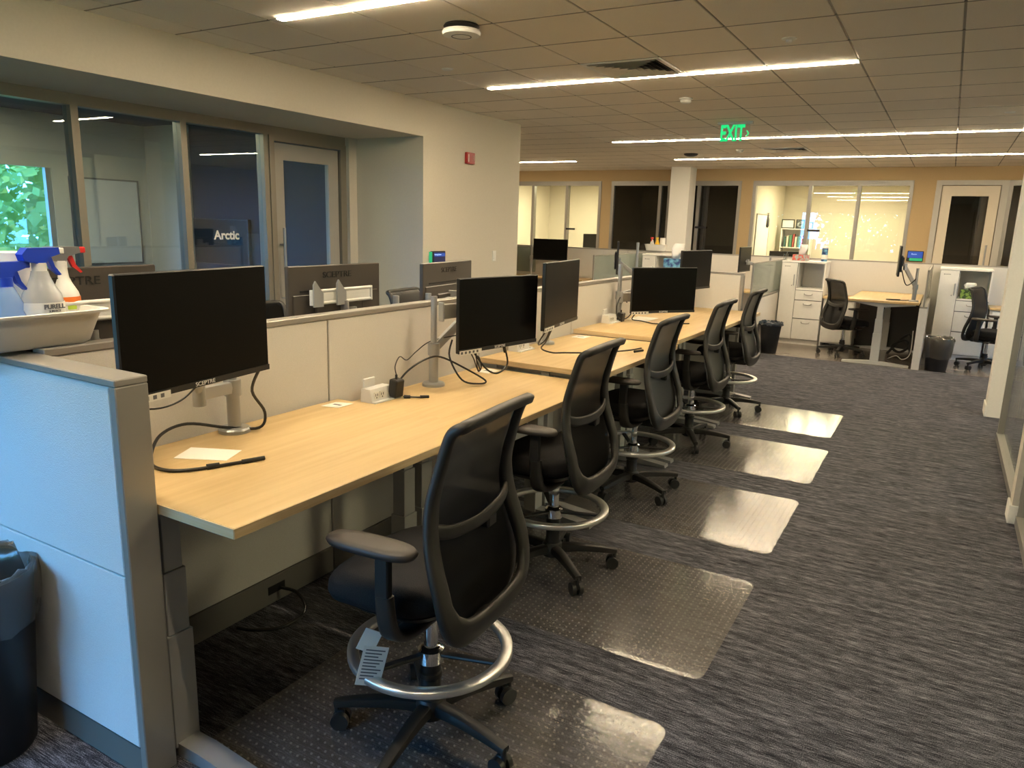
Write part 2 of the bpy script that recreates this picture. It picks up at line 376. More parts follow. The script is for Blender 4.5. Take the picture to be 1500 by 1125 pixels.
# right side: glass-walled offices
struct('wall_right', MB().box(4.6, 4.7, -1.9, 18.6, 0, 0.8).box(4.6, 4.7, -1.9, 18.6, 2.4, 2.8).box(4.6, 4.7, -1.9, 7.0, 0.8, 2.4).box(4.6, 4.7, 9.8, 18.6, 0.8, 2.4).mesh('wall_right', 'wall_cream'))
w = sempty('window_9'); f = MB()
for k in range(3): y = 7.0 + 2.8 * k / 2; f.box(4.62, 4.68, y - 0.03, y + 0.03, 0.8, 2.4)
obj('window_frame', f.mesh('window_frame', 'frame_alu'), w)
for k in range(2): y = 7.0 + 2.8 * k / 2; obj('pane', bx('pane', 'glass', 4.648, 4.652, y + 0.03, y + 1.37, 0.8, 2.4), w)
struct('wall_right.001', MB().box(0.62, 4.6, 8.10, 8.25, 0, 2.8).mesh('wall_right', 'wall_cream'))
struct('wall_right.002', MB().box(0.49, 0.62, 7.98, 8.25, 0, 2.8).mesh('wall_right', 'wall_white'))
struct('baseboard_right', MB().box(0.478, 0.49, 7.97, 8.26, 0, 0.11, bev=0.003).mesh('baseboard_right', 'wall_white'))
struct('wall_right.003', MB().box(0.51, 0.62, 4.98, 5.12, 0, 2.8).mesh('wall_right', 'wall_cream'))
struct('baseboard_right.001', MB().box(0.497, 0.51, 4.97, 5.13, 0, 0.11, bev=0.003).box(0.497, 0.63, 4.968, 4.98, 0, 0.11, bev=0.003).mesh('baseboard_right', 'wall_white'))
struct('wall_right.004', MB().box(0.50, 0.62, -1.9, 7.98, 2.50, 2.8).mesh('wall_right', 'wall_cream'))
struct('wall_right.005', MB().box(0.66, 4.6, 4.99, 5.11, 0, 2.8).mesh('wall_right', 'wall_cream'))
w = sempty('window_7')
f = MB()
for a, c in ((5.12, 7.12), (1.2, 4.98)):
    f.box(0.535, 0.60, a, c, 0, 0.055).box(0.535, 0.60, a, c, 2.44, 2.50)
    for y in (a, c - 0.03): f.box(0.54, 0.595, y, y + 0.03, 0.055, 2.44)
obj('window_frame', f.mesh('window_frame', 'frame_alu'), w)
for a, c in ((5.15, 6.10), (6.12, 7.09), (1.25, 3.1), (3.12, 4.95)): obj('pane', bx('pane', 'glass', 0.562, 0.572, a, c, 0.055, 2.44), w)

# back glass offices
YB = 15.0
OPEN = [(-9.3, -6.55), (-6.32, -5.03), (-4.72, -3.62), (-3.40, -0.67), (-0.33, 0.98)]
f = MB(); f.box(-9.6, 4.6, YB, YB + 0.12, 2.56, 2.80)
xs = [-9.6] + [v for p in OPEN for v in p] + [4.6]
for k in range(0, len(xs), 2): f.box(xs[k], xs[k + 1], YB, YB + 0.12, 0, 2.56)
struct('wall_back', f.mesh('wall_back', 'wall_tan'))
def glazing(n, x0, x1, mull, gl):
    w = sempty('window_%d' % n); f = MB()
    f.box(x0, x1, YB - 0.015, YB + 0.10, 2.47, 2.56).box(x0, x1, YB - 0.015, YB + 0.10, 0, 0.08)
    for x in [x0 + 0.03] + mull + [x1 - 0.03]: f.box(x - 0.03, x + 0.03, YB - 0.015, YB + 0.10, 0.08, 2.47)
    obj('window_frame', f.mesh('window_frame', 'frame_alu'), w)
    e = [x0 + 0.03] + mull + [x1 - 0.03]
    for a, c in zip(e, e[1:]): obj('pane', bx('pane', gl, a + 0.03, c - 0.03, YB + 0.04, YB + 0.05, 0.08, 2.47), w)
    return w
glazing(2, *OPEN[0], [-8.2, -7.36], 'glass')
glazing(3, *OPEN[1], [-5.25], 'glass_dark')
wc = glazing(4, *OPEN[2], [-4.45], 'glass_dark')
wd = glazing(5, *OPEN[3], [-2.36, -1.53], 'glass')
glazing(6, 0.72, 0.98, [], 'glass')
# small dark name plates on the far glazing
for wn, x, z in ((wc, -4.36, 1.66), (wd, -2.23, 1.66), (None, -7.24, 1.55)):
    p = bx('name_plate', 'black', x - 0.11, x + 0.11, YB - 0.02, YB - 0.008, z - 0.02, z + 0.02)
    o = obj('name_plate', p); tag(o, {0: 'small dark name plate on dark glazing right of the white column', 1: 'small dark name plate on the lit office glazing above the white cabinets', 2: 'small dark name plate on the lit office glazing at the far left'}[(wc, wd, None).index(wn)], 'sign', 'name plates on the far glass offices')
# far door
d = sempty('door_2'); f = MB()
f.box(-0.33, -0.24, YB - 0.03, YB + 0.10, 0, 2.56).box(0.62, 0.72, YB - 0.03, YB + 0.10, 0, 2.56).box(-0.24, 0.62, YB - 0.03, YB + 0.10, 2.48, 2.56)
obj('door_frame', f.mesh('door_frame', 'door_paint'), d)
f = MB(); f.box(-0.23, -0.08, YB, YB + 0.05, 0.01, 2.47).box(0.46, 0.61, YB, YB + 0.05, 0.01, 2.47).box(-0.08, 0.46, YB, YB + 0.05, 2.30, 2.47).box(-0.08, 0.46, YB, YB + 0.05, 0.01, 0.25)
obj('door_leaf', f.mesh('door_leaf', 'door_beige'), d)
obj('pane', bx('pane', 'glass_dark', -0.08, 0.46, YB + 0.02, YB + 0.03, 0.25, 2.30), d)
obj('handle', MB().cyl((0.53, YB - 0.06, 0.9), (0.53, YB - 0.06, 1.5), 0.014).cyl((0.53, YB - 0.06, 1.0), (0.53, YB, 1.0), 0.009).cyl((0.53, YB - 0.06, 1.4), (0.53, YB, 1.4), 0.009).mesh('handle', 'silver', True), d)
# rooms behind the far glazing
struct('wall_back.001', MB().box(-9.6, 4.7, 18.5, 18.6, 0, 2.8).mesh('wall_back', 'wall_cream'))
for k, (x, mm_) in enumerate(((-6.44, 'wall_cream'), (-3.50, 'wall_cream'), (-0.50, 'wall_cream'))):
    struct('wall_back.%03d' % (k + 2), MB().box(x - 0.05, x + 0.05, YB + 0.12, 18.5, 0, 2.8).mesh('wall_back', mm_))
struct('wall_back.005', MB().box(-6.39, -3.55, 17.0, 17.1, 0, 2.8).box(-6.39, -3.55, YB + 0.12, 17.0, 2.70, 2.74).box(-4.95, -4.87, YB + 0.12, 17.0, 0, 2.7).mesh('wall_back', 'wall_grey_dark'))
struct('wall_back.006', MB().box(-0.45, 4.6, 17.4, 17.5, 0, 2.8).box(0.38, 0.44, YB + 0.5, 17.4, 0, 2.8).mesh('wall_back', 'wall_tan'))
for x0, x1 in ((-9.5, -6.5), (-3.45, -0.55)):
    struct('ceiling.00%d' % (1 if x0 < -5 else 2), MB().box(x0, x1, YB + 0.12, 18.5, 2.66, 2.70).mesh('ceiling', 'wall_white'))
# white column
struct('wall_back.007', MB().box(-4.83, -4.45, 14.35, 14.75, 0, 2.8).mesh('wall_back', 'wall_white'))

# left glazing (meeting room) at x=-5.6
XG = -5.60
w = sempty('window_1'); f = MB()
f.box(XG - 0.05, XG + 0.05, -1.8, 6.05, 2.36, 2.44).box(XG - 0.05, XG + 0.05, -1.8, 5.0, 0, 0.08)
for y in (1.50, 2.36, 3.25, 4.14, 5.0): f.box(XG - 0.05, XG + 0.05, y - 0.028, y + 0.028, 0.08, 2.36)
obj('window_frame', f.mesh('window_frame', 'frame_bronze'), w)
for a, c in ((-1.8, 1.47), (1.53, 2.33), (2.39, 3.22), (3.28, 4.11), (4.17, 4.97)): obj('pane', bx('pane', 'glass_blue', XG - 0.006, XG + 0.006, a, c, 0.08, 2.36), w)
text('lettering', 'Arctic', 0.108, 'white_letter', (XG + 0.008, 4.55, 1.445), (0, 1, 0), (0, 0, 1), w, off=.003)
d = sempty('door_1'); f = MB()
f.box(XG - 0.06, XG + 0.06, 5.03, 5.09, 0, 2.36).box(XG - 0.06, XG + 0.06, 5.97, 6.05, 0, 2.36).box(XG - 0.06, XG + 0.06, 5.09, 5.97, 2.31, 2.36)
obj('door_frame', f.mesh('door_frame', 'frame_bronze'), d)
f = MB()
f.box(XG - 0.02, XG + 0.03, 5.10, 5.22, 0.01, 2.30).box(XG - 0.02, XG + 0.03, 5.82, 5.96, 0.01, 2.30).box(XG - 0.02, XG + 0.03, 5.22, 5.82, 2.15, 2.30).box(XG - 0.02, XG + 0.03, 5.22, 5.82, 0.01, 0.28)
obj('door_leaf', f.mesh('door_leaf', 'door_paint'), d)
obj('pane', bx('pane', 'glass_blue', XG, XG + 0.012, 5.22, 5.82, 0.28, 2.15), d)
obj('handle', MB().cyl((XG + 0.09, 5.15, 0.75), (XG + 0.09, 5.15, 1.52), 0.014).cyl((XG + 0.02, 5.15, 0.85), (XG + 0.09, 5.15, 0.85), 0.009).cyl((XG + 0.02, 5.15, 1.36), (XG + 0.09, 5.15, 1.36), 0.009).mesh('handle', 'silver', True), d)
# outside: lawn and trees seen only in reflections and through the side windows
struct('lawn', bx('lawn', 'grass', -30, 40, -40, 40, -0.6, -0.5))
def tree(x, y, h, k):
    t = thing('tree', 'leafy green tree outside the office windows, %s' % k, 'tree', (x, y, -0.5))
    obj('trunk', MB().cyl((0, 0, 0), (0, 0, h * 0.5), 0.16, 0.1).mesh('trunk', 'tree_bark', True), t)
    b = bmesh.new(); rr = random.Random(k)
    for _ in range(6000):
        a, c = rr.uniform(0, 2 * PI), rr.uniform(-1, 1); q = rr.uniform(0.6, 1.0); s_ = math.sqrt(1 - c * c)
        p = Vector((math.cos(a) * s_ * h * 0.42 * q, math.sin(a) * s_ * h * 0.42 * q, h * 0.56 + c * h * 0.44 * q))
        u = Vector((rr.uniform(-1, 1), rr.uniform(-1, 1), rr.uniform(-1, 1))).normalized(); v = u.orthogonal().normalized(); sz = rr.uniform(0.07, 0.15)
        vs = [b.verts.new(p + u * sz * i + v * sz * j * 0.7) for i, j in ((-1, 0), (0, -1), (1, 0), (0, 1))]; b.faces.new(vs)
    me = bpy.data.meshes.new('foliage'); b.to_mesh(me); b.free(); me.materials.append(M['tree_leaf'])
    o = obj('foliage', me, t); o['kind'] = 'stuff'
for k, (x, y, h) in enumerate(((9, 4.0, 4.5), (10.5, 9.0, 5.2), (9.3, 13.6, 4.6), (-8.6, -9, 5.0), (-3.6, -10, 5.5), (1.6, -9.5, 4.8))):
    tree(x, y, h, ['nearest the right windows', 'middle of the right-hand row', 'last of the right-hand row', 'left of the front windows', 'middle of the front windows', 'right of the front windows'][k])

# ------------------------------------------------------------------ ceiling lights and fittings
def light_bar(label, y, x0, x1):
    t = thing('ceiling_light', label, 'light', ((x0 + x1) / 2, y, HC), 0, 'linear ceiling lights'); h = (x1 - x0) / 2
    obj('housing', MB().box(-h, h, -0.030, 0.030, -0.004, 0.015).box(-h, -h + 0.006, -0.027, 0.027, -0.010, -0.004).box(h - 0.006, h, -0.027, 0.027, -0.010, -0.004).mesh('housing', 'white_plastic'), t)
    obj('diffuser', MB().box(-h + 0.006, h - 0.006, -0.026, 0.026, -0.009, -0.004).mesh('diffuser', 'bar_light'), t)
light_bar('nearest white light bar, cut by the top edge of the picture', 3.44, -3.66, -0.70)
light_bar('white ceiling light bar ending beside the grey air vent', 5.88, -3.70, -0.70)
light_bar('long white light bar that passes behind the green exit sign', 10.1, -4.28, 1.85)
light_bar('long white light bar nearest the far tan wall', 12.86, -4.28, 1.85)
light_bar('white light bar over the far left desks beyond the wall corner', 12.86, -9.2, -6.15)
light_bar('white light bar above the camera', 1.0, -3.66, -0.70)
def room_panel(label, x0, x1, y0, y1, z):
    t = thing('room_light', label, 'light', ((x0 + x1) / 2, (y0 + y1) / 2, z)); hx, hy = (x1 - x0) / 2, (y1 - y0) / 2
    obj('housing', bx('housing', 'white_plastic', -hx - .02, hx + .02, -hy - .02, hy + .02, -0.02, 0.0), t)
    obj('diffuser', bx('diffuser', 'room_light', -hx, hx, -hy, hy, -0.03, -0.02), t)
room_panel('ceiling panel lamp inside the lit office at far left', -8.6, -7.2, 16.0, 17.2, 2.657)
room_panel('ceiling panel lamp inside the lit office with the bookshelf', -2.7, -1.3, 16.0, 17.2, 2.657)
room_panel('ceiling panel lamp in the glass office at right', 1.8, 3.2, 2.8, 3.4, 2.797)
room_panel('ceiling panel lamp in the second glass office at right', 1.8, 3.2, 6.4, 7.0, 2.797)

# slats share one mesh
slat_rings = []
for k in range(6):
    r0 = .262 - k * .044; r1 = r0 - .036
    f = MB()
    sq = lambda r, z: [(-r, -r, z), (r, -r, z), (r, r, z), (-r, r, z)]
    f.loft([sq(r0, -.010), sq(r1, .010), sq(r1 - .002, .010), sq(r0 - .002, -.012)], caps=False)
    slat_rings.append(f.mesh('slat', 'white_plastic'))
def vent(i, j, label):
    x, y = gx0 + T * (i + .5), gy0 + T * (j + .5)
    t = thing('air_vent', label, 'vent', (x, y, HC), 0, 'ceiling air vents')
    f = MB(); f.box(-.3, .3, -.3, -.27, -.006, .012).box(-.3, .3, .27, .3, -.006, .012).box(-.3, -.27, -.27, .27, -.006, .012).box(.27, .3, -.27, .27, -.006, .012)
    obj('frame', f.mesh('frame', 'white_plastic'), t); obj('duct', bx('duct', 'black', -.275, .275, -.275, .275, .012, .016), t)
    for me_ in slat_rings: obj('slat', me_, t)
vent(-3, -1, 'grey louvred ceiling vent beside the middle light bar')
vent(-3, 9, 'small louvred ceiling vent between the two farthest light bars')
def disc(name, label, cat, x, y, prof, m, part=None, z=HC):
    t = thing(name, label, cat, (x, y, z)); obj('body', MB().lathe([(r, -h) for r, h in prof], seg=32).mesh('body', m, True), t)
    if part: obj(part[0], MB().lathe([(r, -h) for r, h in part[1]], seg=32).mesh(part[0], part[2], True), t)
    return t
t = disc('wireless_access_point', 'round white wireless access point on a black mount on the ceiling', 'access point', -2.72, 4.0, [(0.085, 0.026), (0.112, 0.032), (0.118, 0.045), (0.112, 0.060), (0.085, 0.066), (0.02, 0.067)], 'white_plastic', ('mount', [(0.10, -0.002), (0.11, 0.012), (0.09, 0.028)], 'black'))
obj('vent_ring', MB().lathe([(0.062, -0.0665), (0.062, -0.068), (0.055, -0.068), (0.055, -0.0665)], seg=32, cap0=False, cap1=False).mesh('vent_ring', 'grey_print'), t)
plate = [(0.045, -.003), (0.045, 0.004), (0.035, 0.009), (0.004, 0.010)]
disc('sprinkler_cover', 'small flat sprinkler cover in front of the first light bar', 'sprinkler', -3.56, 5.05, plate, 'white_plastic')
disc('sprinkler_cover', 'white sprinkler cover on the ceiling right of the near vent', 'sprinkler', -1.02, 5.08, plate, 'white_plastic', ('deflector', [(0.02, 0.009), (0.02, 0.022), (0.012, 0.026)], 'white_plastic'))
disc('sprinkler_cover', 'flat sprinkler cover above the exit sign and left of it', 'sprinkler', -3.25, 9.5, plate, 'white_plastic')
disc('sprinkler_cover', 'flat sprinkler cover at the far right of the ceiling', 'sprinkler', 0.33, 8.7, plate, 'white_plastic')
disc('smoke_detector', 'white smoke detector between the middle light bar and the exit sign', 'smoke detector', -2.25, 6.95, [(0.06, -.003), (0.06, 0.012), (0.05, 0.016), (0.048, 0.035), (0.035, 0.045), (0.004, 0.046)], 'white_plastic')
disc('smoke_detector', 'white smoke detector between the exit sign and the far vent', 'smoke detector', -2.85, 11.5, [(0.06, -.003), (0.06, 0.012), (0.05, 0.016), (0.048, 0.035), (0.035, 0.045), (0.004, 0.046)], 'white_plastic')
disc('camera_dome', 'small black dome on the ceiling at the far white column', 'camera dome', -3.72, 11.95, [(0.11, -.003), (0.11, 0.015), (0.09, 0.03), (0.05, 0.042), (0.005, 0.046)], 'black')

# exit sign
t = thing('exit_sign', 'green lit exit sign on a clear panel hanging from the ceiling', 'exit sign', (-2.205, 8.6, HC))
obj('mount', bx('mount', 'silver', -.19, .19, -.03, .03, -.03, 0.0, bev=.003), t)
obj('panel', bx('panel', 'clear_acrylic', -.165, .165, -.005, .005, -.22, -.03), t)
o = text('lettering', 'EXIT', 0.235, 'exit_green', (-.025, -.006, -.126), (1, 0, 0), (0, 0, 1), t, ext=0.002, sx=0.55, off=0.008)
me = o.data
obj('lettering', MB().prism([(.125, -.095), (.138, -.095), (.158, -.125), (.138, -.155), (.125, -.155), (.145, -.125)], 'y', -.008, -.004).mesh('arrow', 'exit_green'), t).name = 'arrow'

# wall fittings on the left wall
t = thing('fire_alarm', 'red fire alarm strobe high on the cream wall', 'fire alarm', (-4.63, 6.98, 2.30))
obj('body', bx('body', 'red', 0, .035, -.075, .075, -.06, .06, bev=.006, seg=2), t)
obj('lens', MB().box(.035, .062, -.005, .055, -.028, .028, bev=.008).mesh('lens', 'clear_acrylic'), t)
obj('lettering', bx('lettering', 'white_letter', .035, .0365, -.055, -.045, -.04, .04), t)
t = thing('room_tablet', 'dark room booking tablet with green glowing edge on the cream wall', 'tablet', (-4.63, 6.40, 1.235))
obj('housing', bx('housing', 'black', 0, .03, -.115, .125, -.085, .085, bev=.006), t)
obj('screen', bx('screen', 'panel_screen', .03, .032, -.085, .115, -.07, .075), t)
obj('light_strip', bx('light_strip', 'green_glow', .004, .033, -.135, -.118, -.085, .08), t)
obj('header', bx('header', 'blue_glow', .0322, .033, -.08, .11, .03, .065), t)
text('lettering', 'Meeting Room', 0.02, 'text_glow', (.034, -.02, .05), (0, 1, 0), (0, 0, 1), t)
t = thing('light_switch', 'white light switch plate on the cream wall near its corner', 'switch', (-4.63, 7.55, 1.245))
obj('plate', bx('plate', 'white_plastic', 0, .008, -.037, .037, -.06, .06, bev=.002), t); obj('rocker', bx('rocker', 'white_plastic', .008, .014, -.017, .017, -.034, .034, bev=.002), t)
t = thing('room_tablet', 'blue room booking tablet with green bar beside the far office door', 'tablet', (-0.50, YB, 1.27))
obj('housing', bx('housing', 'black', -.125, .125, -.03, 0, -.09, .09, bev=.006), t)
obj('screen', bx('screen', 'blue_glow', -.115, .115, -.032, -.03, -.03, .08), t)
obj('light_strip', bx('light_strip', 'green_glow', -.085, .115, -.033, -.03, -.08, -.035), t)
text('lettering', 'Room', 0.035, 'text_glow', (-.02, -.034, .035), (1, 0, 0), (0, 0, 1), t)

# ------------------------------------------------------------------ partitions
XF, XBK = -2.306, -2.362
def spine():
    t = thing('desk_partition', 'long cream fabric partition with grey cap behind the row of desks', 'partition', (-2.334, 1.18, 0))
    me = None
    y = 1.195; k = 0
    edges = [1.195, 2.385, 3.62, 4.86, 6.10, 7.40]
    ox, oy = -2.334, 1.18
    for a, c in zip(edges, edges[1:]):
        obj('panel', MB().box(XF - .012 - ox, XF - ox, a + .004 - oy, c - .004 - oy, .128, 1.186, bev=.003).mesh('panel', 'fabric_panel'), t)
        obj('panel', MB().box(XBK - ox, XBK + .012 - ox, a + .004 - oy, c - .004 - oy, .128, 1.186, bev=.003).mesh('panel', 'fabric_panel'), t)
        obj('skirt', MB().box(XBK - .004 - ox, XF + .004 - ox, a + .002 - oy, c - .002 - oy, 0.004, .124, bev=.003).mesh('skirt', 'panel_skirt'), t)
    obj('core', bx('core', 'panel_trim', XBK + .012 - ox, XF - .012 - ox, 1.19 - oy, 7.40 - oy, .1, 1.187), t)
    obj('cap', MB().box(XBK - .004 - ox, XF + .004 - ox, 1.19 - oy, 7.46 - oy, 1.188, 1.212, bev=.003).mesh('cap', 'panel_trim'), t)
    obj('outlet', bx('outlet', 'black', XF + .004 - ox, XF + .007 - ox, 1.99 - oy, 2.08 - oy, .05, .085), t)
spine()
def cross_panel(name, label, x0, x1, y0, y1, ztop, seam, fab, seg2=None, fab2=None):
    t = thing(name, label, 'partition', (x1, (y0 + y1) / 2, 0)); w_ = x1 - x0; h = (y1 - y0) / 2
    xs_ = [-w_, 0] if seg2 is None else [-w_, seg2 - x1, 0]
    for a, c in zip(xs_, xs_[1:]):
        off = 0.0
        e = .03 if c == 0 else .004
        for za, zb in ((.105, seam - .002), (seam + .002, ztop - .022)):
            obj('panel', MB().box(a + .004, c - e, -h - .003, -h + .010, za, zb, bev=.003).mesh('panel', fab), t)
            obj('panel', MB().box(a + .004, c - e, h - .010, h + .003, za, zb, bev=.003).mesh('panel', fab2 or fab), t)
        obj('skirt', MB().box(a + .004, c - .004, -h - .001, h + .001, .004, .10).mesh('skirt', 'panel_skirt'), t)
    obj('end_post', MB().box(-.028, 0, -h - .004, h + .004, .002, ztop - .02, bev=.003).mesh('end_post', 'panel_trim'), t)
    obj('core', bx('core', 'panel_trim', -w_, -.028, -h + .010, h - .010, .1, ztop - .022), t)
    obj('cap', MB().box(-w_, 0, -h - .004, h + .004, ztop - .02, ztop, bev=.003).mesh('cap', 'panel_trim'), t)
    return t
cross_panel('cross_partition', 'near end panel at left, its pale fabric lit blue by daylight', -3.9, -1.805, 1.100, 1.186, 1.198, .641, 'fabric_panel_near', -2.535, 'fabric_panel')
cross_panel('cross_partition', 'pale end panel at the far end of the desk row, behind the last desk', -2.30, -1.70, 7.46, 7.515, 1.215, .70, 'fabric_panel')

# ------------------------------------------------------------------ desks
DY = [(1.195, 2.415, .83), (2.425, 3.59, .80), (3.60, 4.845, .853), (4.86, 6.09, .885), (6.10, 7.40, .852)]
col_me = {}
def desk(label, y0, y1, z, x0=-2.285, x1=-1.50, flip=False, group='wooden sit-stand desks along the partition', far=False):
    w_ = (y1 - y0) / 2; t = thing('desk', label, 'desk', ((x0 + x1) / 2, (y0 + y1) / 2, 0), 0, group); hx = (x1 - x0) / 2
    tp = obj('desktop', MB().box(-hx, hx, -w_, w_, z - .030, z, bev=.002).mesh('desktop', 'maple'), t)
    obj('edge_band', MB().box(hx - .0005, hx + .002, -w_, w_, z - .029, z - .001).box(-hx, hx, -w_ - .002, -w_ + .0005, z - .029, z - .001).mesh('edge_band', 'maple_edge'), tp)
    obj('crossbeam', bx('crossbeam', 'leg_grey', -.03, .03, -w_ + .10, w_ - .10, z - .075, z - .035), t)
    for s in (-1, 1):
        yc = s * (w_ - .055 - (0.0 if not far else .0)); lg = None
        o = bpy.data.objects.new('leg', MB().box(-.012, .062, yc - .042, yc + .042, .03, .40, bev=.002).mesh('leg', 'leg_grey')); C.objects.link(o); o.parent = t
        obj('middle_column', MB().box(-.006, .056, yc - .036, yc + .036, .40, .60, bev=.002).mesh('middle_column', 'leg_grey'), o)
        obj('top_column', MB().box(0, .050, yc - .030, yc + .030, .60, z - .04, bev=.002).mesh('top_column', 'leg_grey'), o)
        obj('foot', MB().prism([(-.34, .003), (-.34, .025), (-.1, .045), (.15, .045), (hx - .0, .022), (hx + .005, .003)], 'y', yc - .035, yc + .035).mesh('foot', 'silver'), o)
        obj('top_bracket', MB().box(-.30, .30, yc - .02, yc + .02, z - .055, z - .031).mesh('top_bracket', 'leg_grey'), o)
    return t
ord_ = ['nearest maple desk, its left end against the near end panel', 'maple desk second from the camera, with the tall silver monitor pole', 'maple desk third in the row, raised above the second', 'maple desk fourth in the row, behind the third', 'farthest maple desk of the row, against the far end panel']
for k, (a, c, z) in enumerate(DY): desk(ord_[k], a, c, z)
for k, (a, c) in enumerate(((1.2, 2.4), (2.42, 3.62), (3.64, 4.84), (6.0, 7.3), (7.6, 8.8))):
    desk('maple desk hidden on the far side of the partition, number %s from the near end' % ['one', 'two', 'three', 'four', 'five'][k], a, c, .82, -3.08 if k < 4 else -3.5, -2.385 if k < 4 else -2.8, True, 'desks behind the partition')

# ------------------------------------------------------------------ chair
def interp(pts, z):
    if z <= pts[0][0]: return pts[0][1]
    for (a, xa), (c, xc) in zip(pts, pts[1:]):
        if z <= c:
            t = (z - a) / (c - a); t = t * t * (3 - 2 * t) * .4 + t * .6
            return xa + (xc - xa) * t
    return pts[-1][1]
def prof_x(z): return interp([(.44, .178), (.52, .174), (.60, .162), (.68, .142), (.76, .124), (.84, .120), (.93, .134), (1.02, .158), (1.07, .172), (1.095, .188), (1.11, .208)], z)
def half_w(z): return interp([(.460, .06), (.468, .12), (.485, .19), (.520, .235), (.575, .256), (.64, .260), (.71, .258), (.79, .246), (.88, .230), (.96, .219), (1.04, .214), (1.085, .212), (1.11, .208)], z)
CM = {}
def fx(z):  # frame stands further behind the mesh near the bottom
    return prof_x(z) + .012 + .022 * max(0.0, min(1.0, (.88 - z) / .22))
def build_chair_meshes():
    side = [(0, 1.112), (.10, 1.111), (.165, 1.110), (.203, 1.104), (.213, 1.085), (.215, 1.04), (.221, .96), (.232, .88), (.248, .79), (.260, .71), (.264, .64), (.260, .575), (.240, .520), (.195, .481), (.11, .461), (0, .456)]
    path = [(fx(z) + (.008 if z > 1.1 else 0), y, z) for y, z in side] + [(fx(z) + (.008 if z > 1.1 else 0), -y, z) for y, z in reversed(side[:-1])]
    P = spline(path, 5)
    def sz(i, n):
        z = P[i].z; w_ = .015 + .015 * max(0, min(1, (1.08 - z) / .28)) + .012 * max(0, min(1, (.60 - z) / .10)); return (w_, .015)
    rings = []
    n = len(P)
    for i, p in enumerate(P):
        tt = (P[(i + 1) % (n - 1)] - P[(i - 1) % (n - 1)]).normalized(); nn = Vector((1, 0, -.25)).normalized(); nn = (nn - tt * nn.dot(tt)).normalized(); bb = tt.cross(nn)
        a, c = sz(i, n)
        inward = bb if (Vector((0, 0, .82)) - Vector((0, p.y, p.z))).dot(bb) > 0 else -bb
        ctr = p + inward * (a - .012)
        rings.append([ctr + inward * (a * sgnpow(math.cos(2 * PI * k / 10), .5)) + nn * (c * sgnpow(math.sin(2 * PI * k / 10), .6)) for k in range(10)])
    f = MB(); f.loft(rings, caps=False)
    CM['back_frame'] = f.mesh('back_frame', 'chair_plastic', True, 1.1)
    bar = [(fx(.80) - .004, .232, .812), (fx(.79) + .014, .16, .786), (fx(.78) + .022, .06, .774), (fx(.78) + .024, 0, .772), (fx(.78) + .022, -.06, .774), (fx(.79) + .014, -.16, .786), (fx(.80) - .004, -.232, .812)]
    P3 = spline(bar, 6); f = MB(); f.loft(sections(P3, lambda i, n: (.021, .008), 10, normal=(1, 0, 0), rect=True)); CM['lumbar_bar'] = f.mesh('lumbar_bar', 'chair_plastic', True, 1.1)
    f = MB(); f.box(fx(.74) - .036, fx(.74) + .012, .06, .115, .715, .755, bev=.006); CM['lumbar_knob'] = f.mesh('lumbar_knob', 'chair_dark')
    rows = []
    for i in range(27):
        z = .462 + (1.104 - .462) * i / 26; w_ = half_w(z) - .008
        rows.append([(prof_x(z) + .010 * math.cos(PI * (k / 12 - .5)) * -1 + .006, w_ * (k / 6 - 1), z) for k in range(13)])
    f = MB(); f.loft(rows, caps=False, closed=False); 
    ext = bmesh.ops.solidify(f.bm, geom=f.bm.faces[:], thickness=.003)
    CM['back_mesh'] = f.mesh('back_mesh', 'mesh_fabric', True, 1.2)
    CM['back_panel'] = CM['back_mesh'].copy(); CM['back_panel'].materials.clear(); CM['back_panel'].materials.append(M['vinyl_back'])
    # seat cushion
    def seat_ring(sc, z, dz_front=0.0):
        out = []
        for k in range(36):
            a = 2 * PI * k / 36; c, s_ = math.cos(a), math.sin(a)
            x = -.062 + .212 * sc * sgnpow(c, .62); y = .252 * sc * sgnpow(s_, .55)
            zz = z - (.030 * max(0, (-x - .12) / .15) ** 1.5 if x < -.12 else 0) + dz_front
            out.append((x, y, zz))
        return out
    f = MB(); f.loft([seat_ring(.86, .522), seat_ring(.96, .530), seat_ring(1.0, .556), seat_ring(.985, .585), seat_ring(.93, .601), seat_ring(.8, .607), seat_ring(.4, .603), seat_ring(.05, .601)])
    CM['seat'] = f.mesh('seat', 'seat_fabric', True, 1.2)
    f = MB(); f.loft([[(x * .78, y * .8, .495) for x, y, z in seat_ring(1, 0)], [(x * .92, y * .94, .523) for x, y, z in seat_ring(1, 0)]])
    CM['seat_pan'] = f.mesh('seat_pan', 'chair_dark', True)
    f = MB(); f.box(-.13, .17, -.075, .075, .445, .497, bev=.012, seg=2)
    f.loft(sections(spline([(.10, 0, .470), (.15, 0, .464), (.20, 0, .466)], 5), lambda i, n: (.05, .018), 10, normal=(1, 0, .3), rect=True))
    CM['mechanism'] = f.mesh('mechanism', 'chair_dark', True)
    f = MB(); f.cyl((-.06, .07, .47), (-.08, .25, .475), .007); f.box(-.11, -.05, .22, .29, .468, .482, bev=.004); CM['lever'] = f.mesh('lever', 'chair_dark')
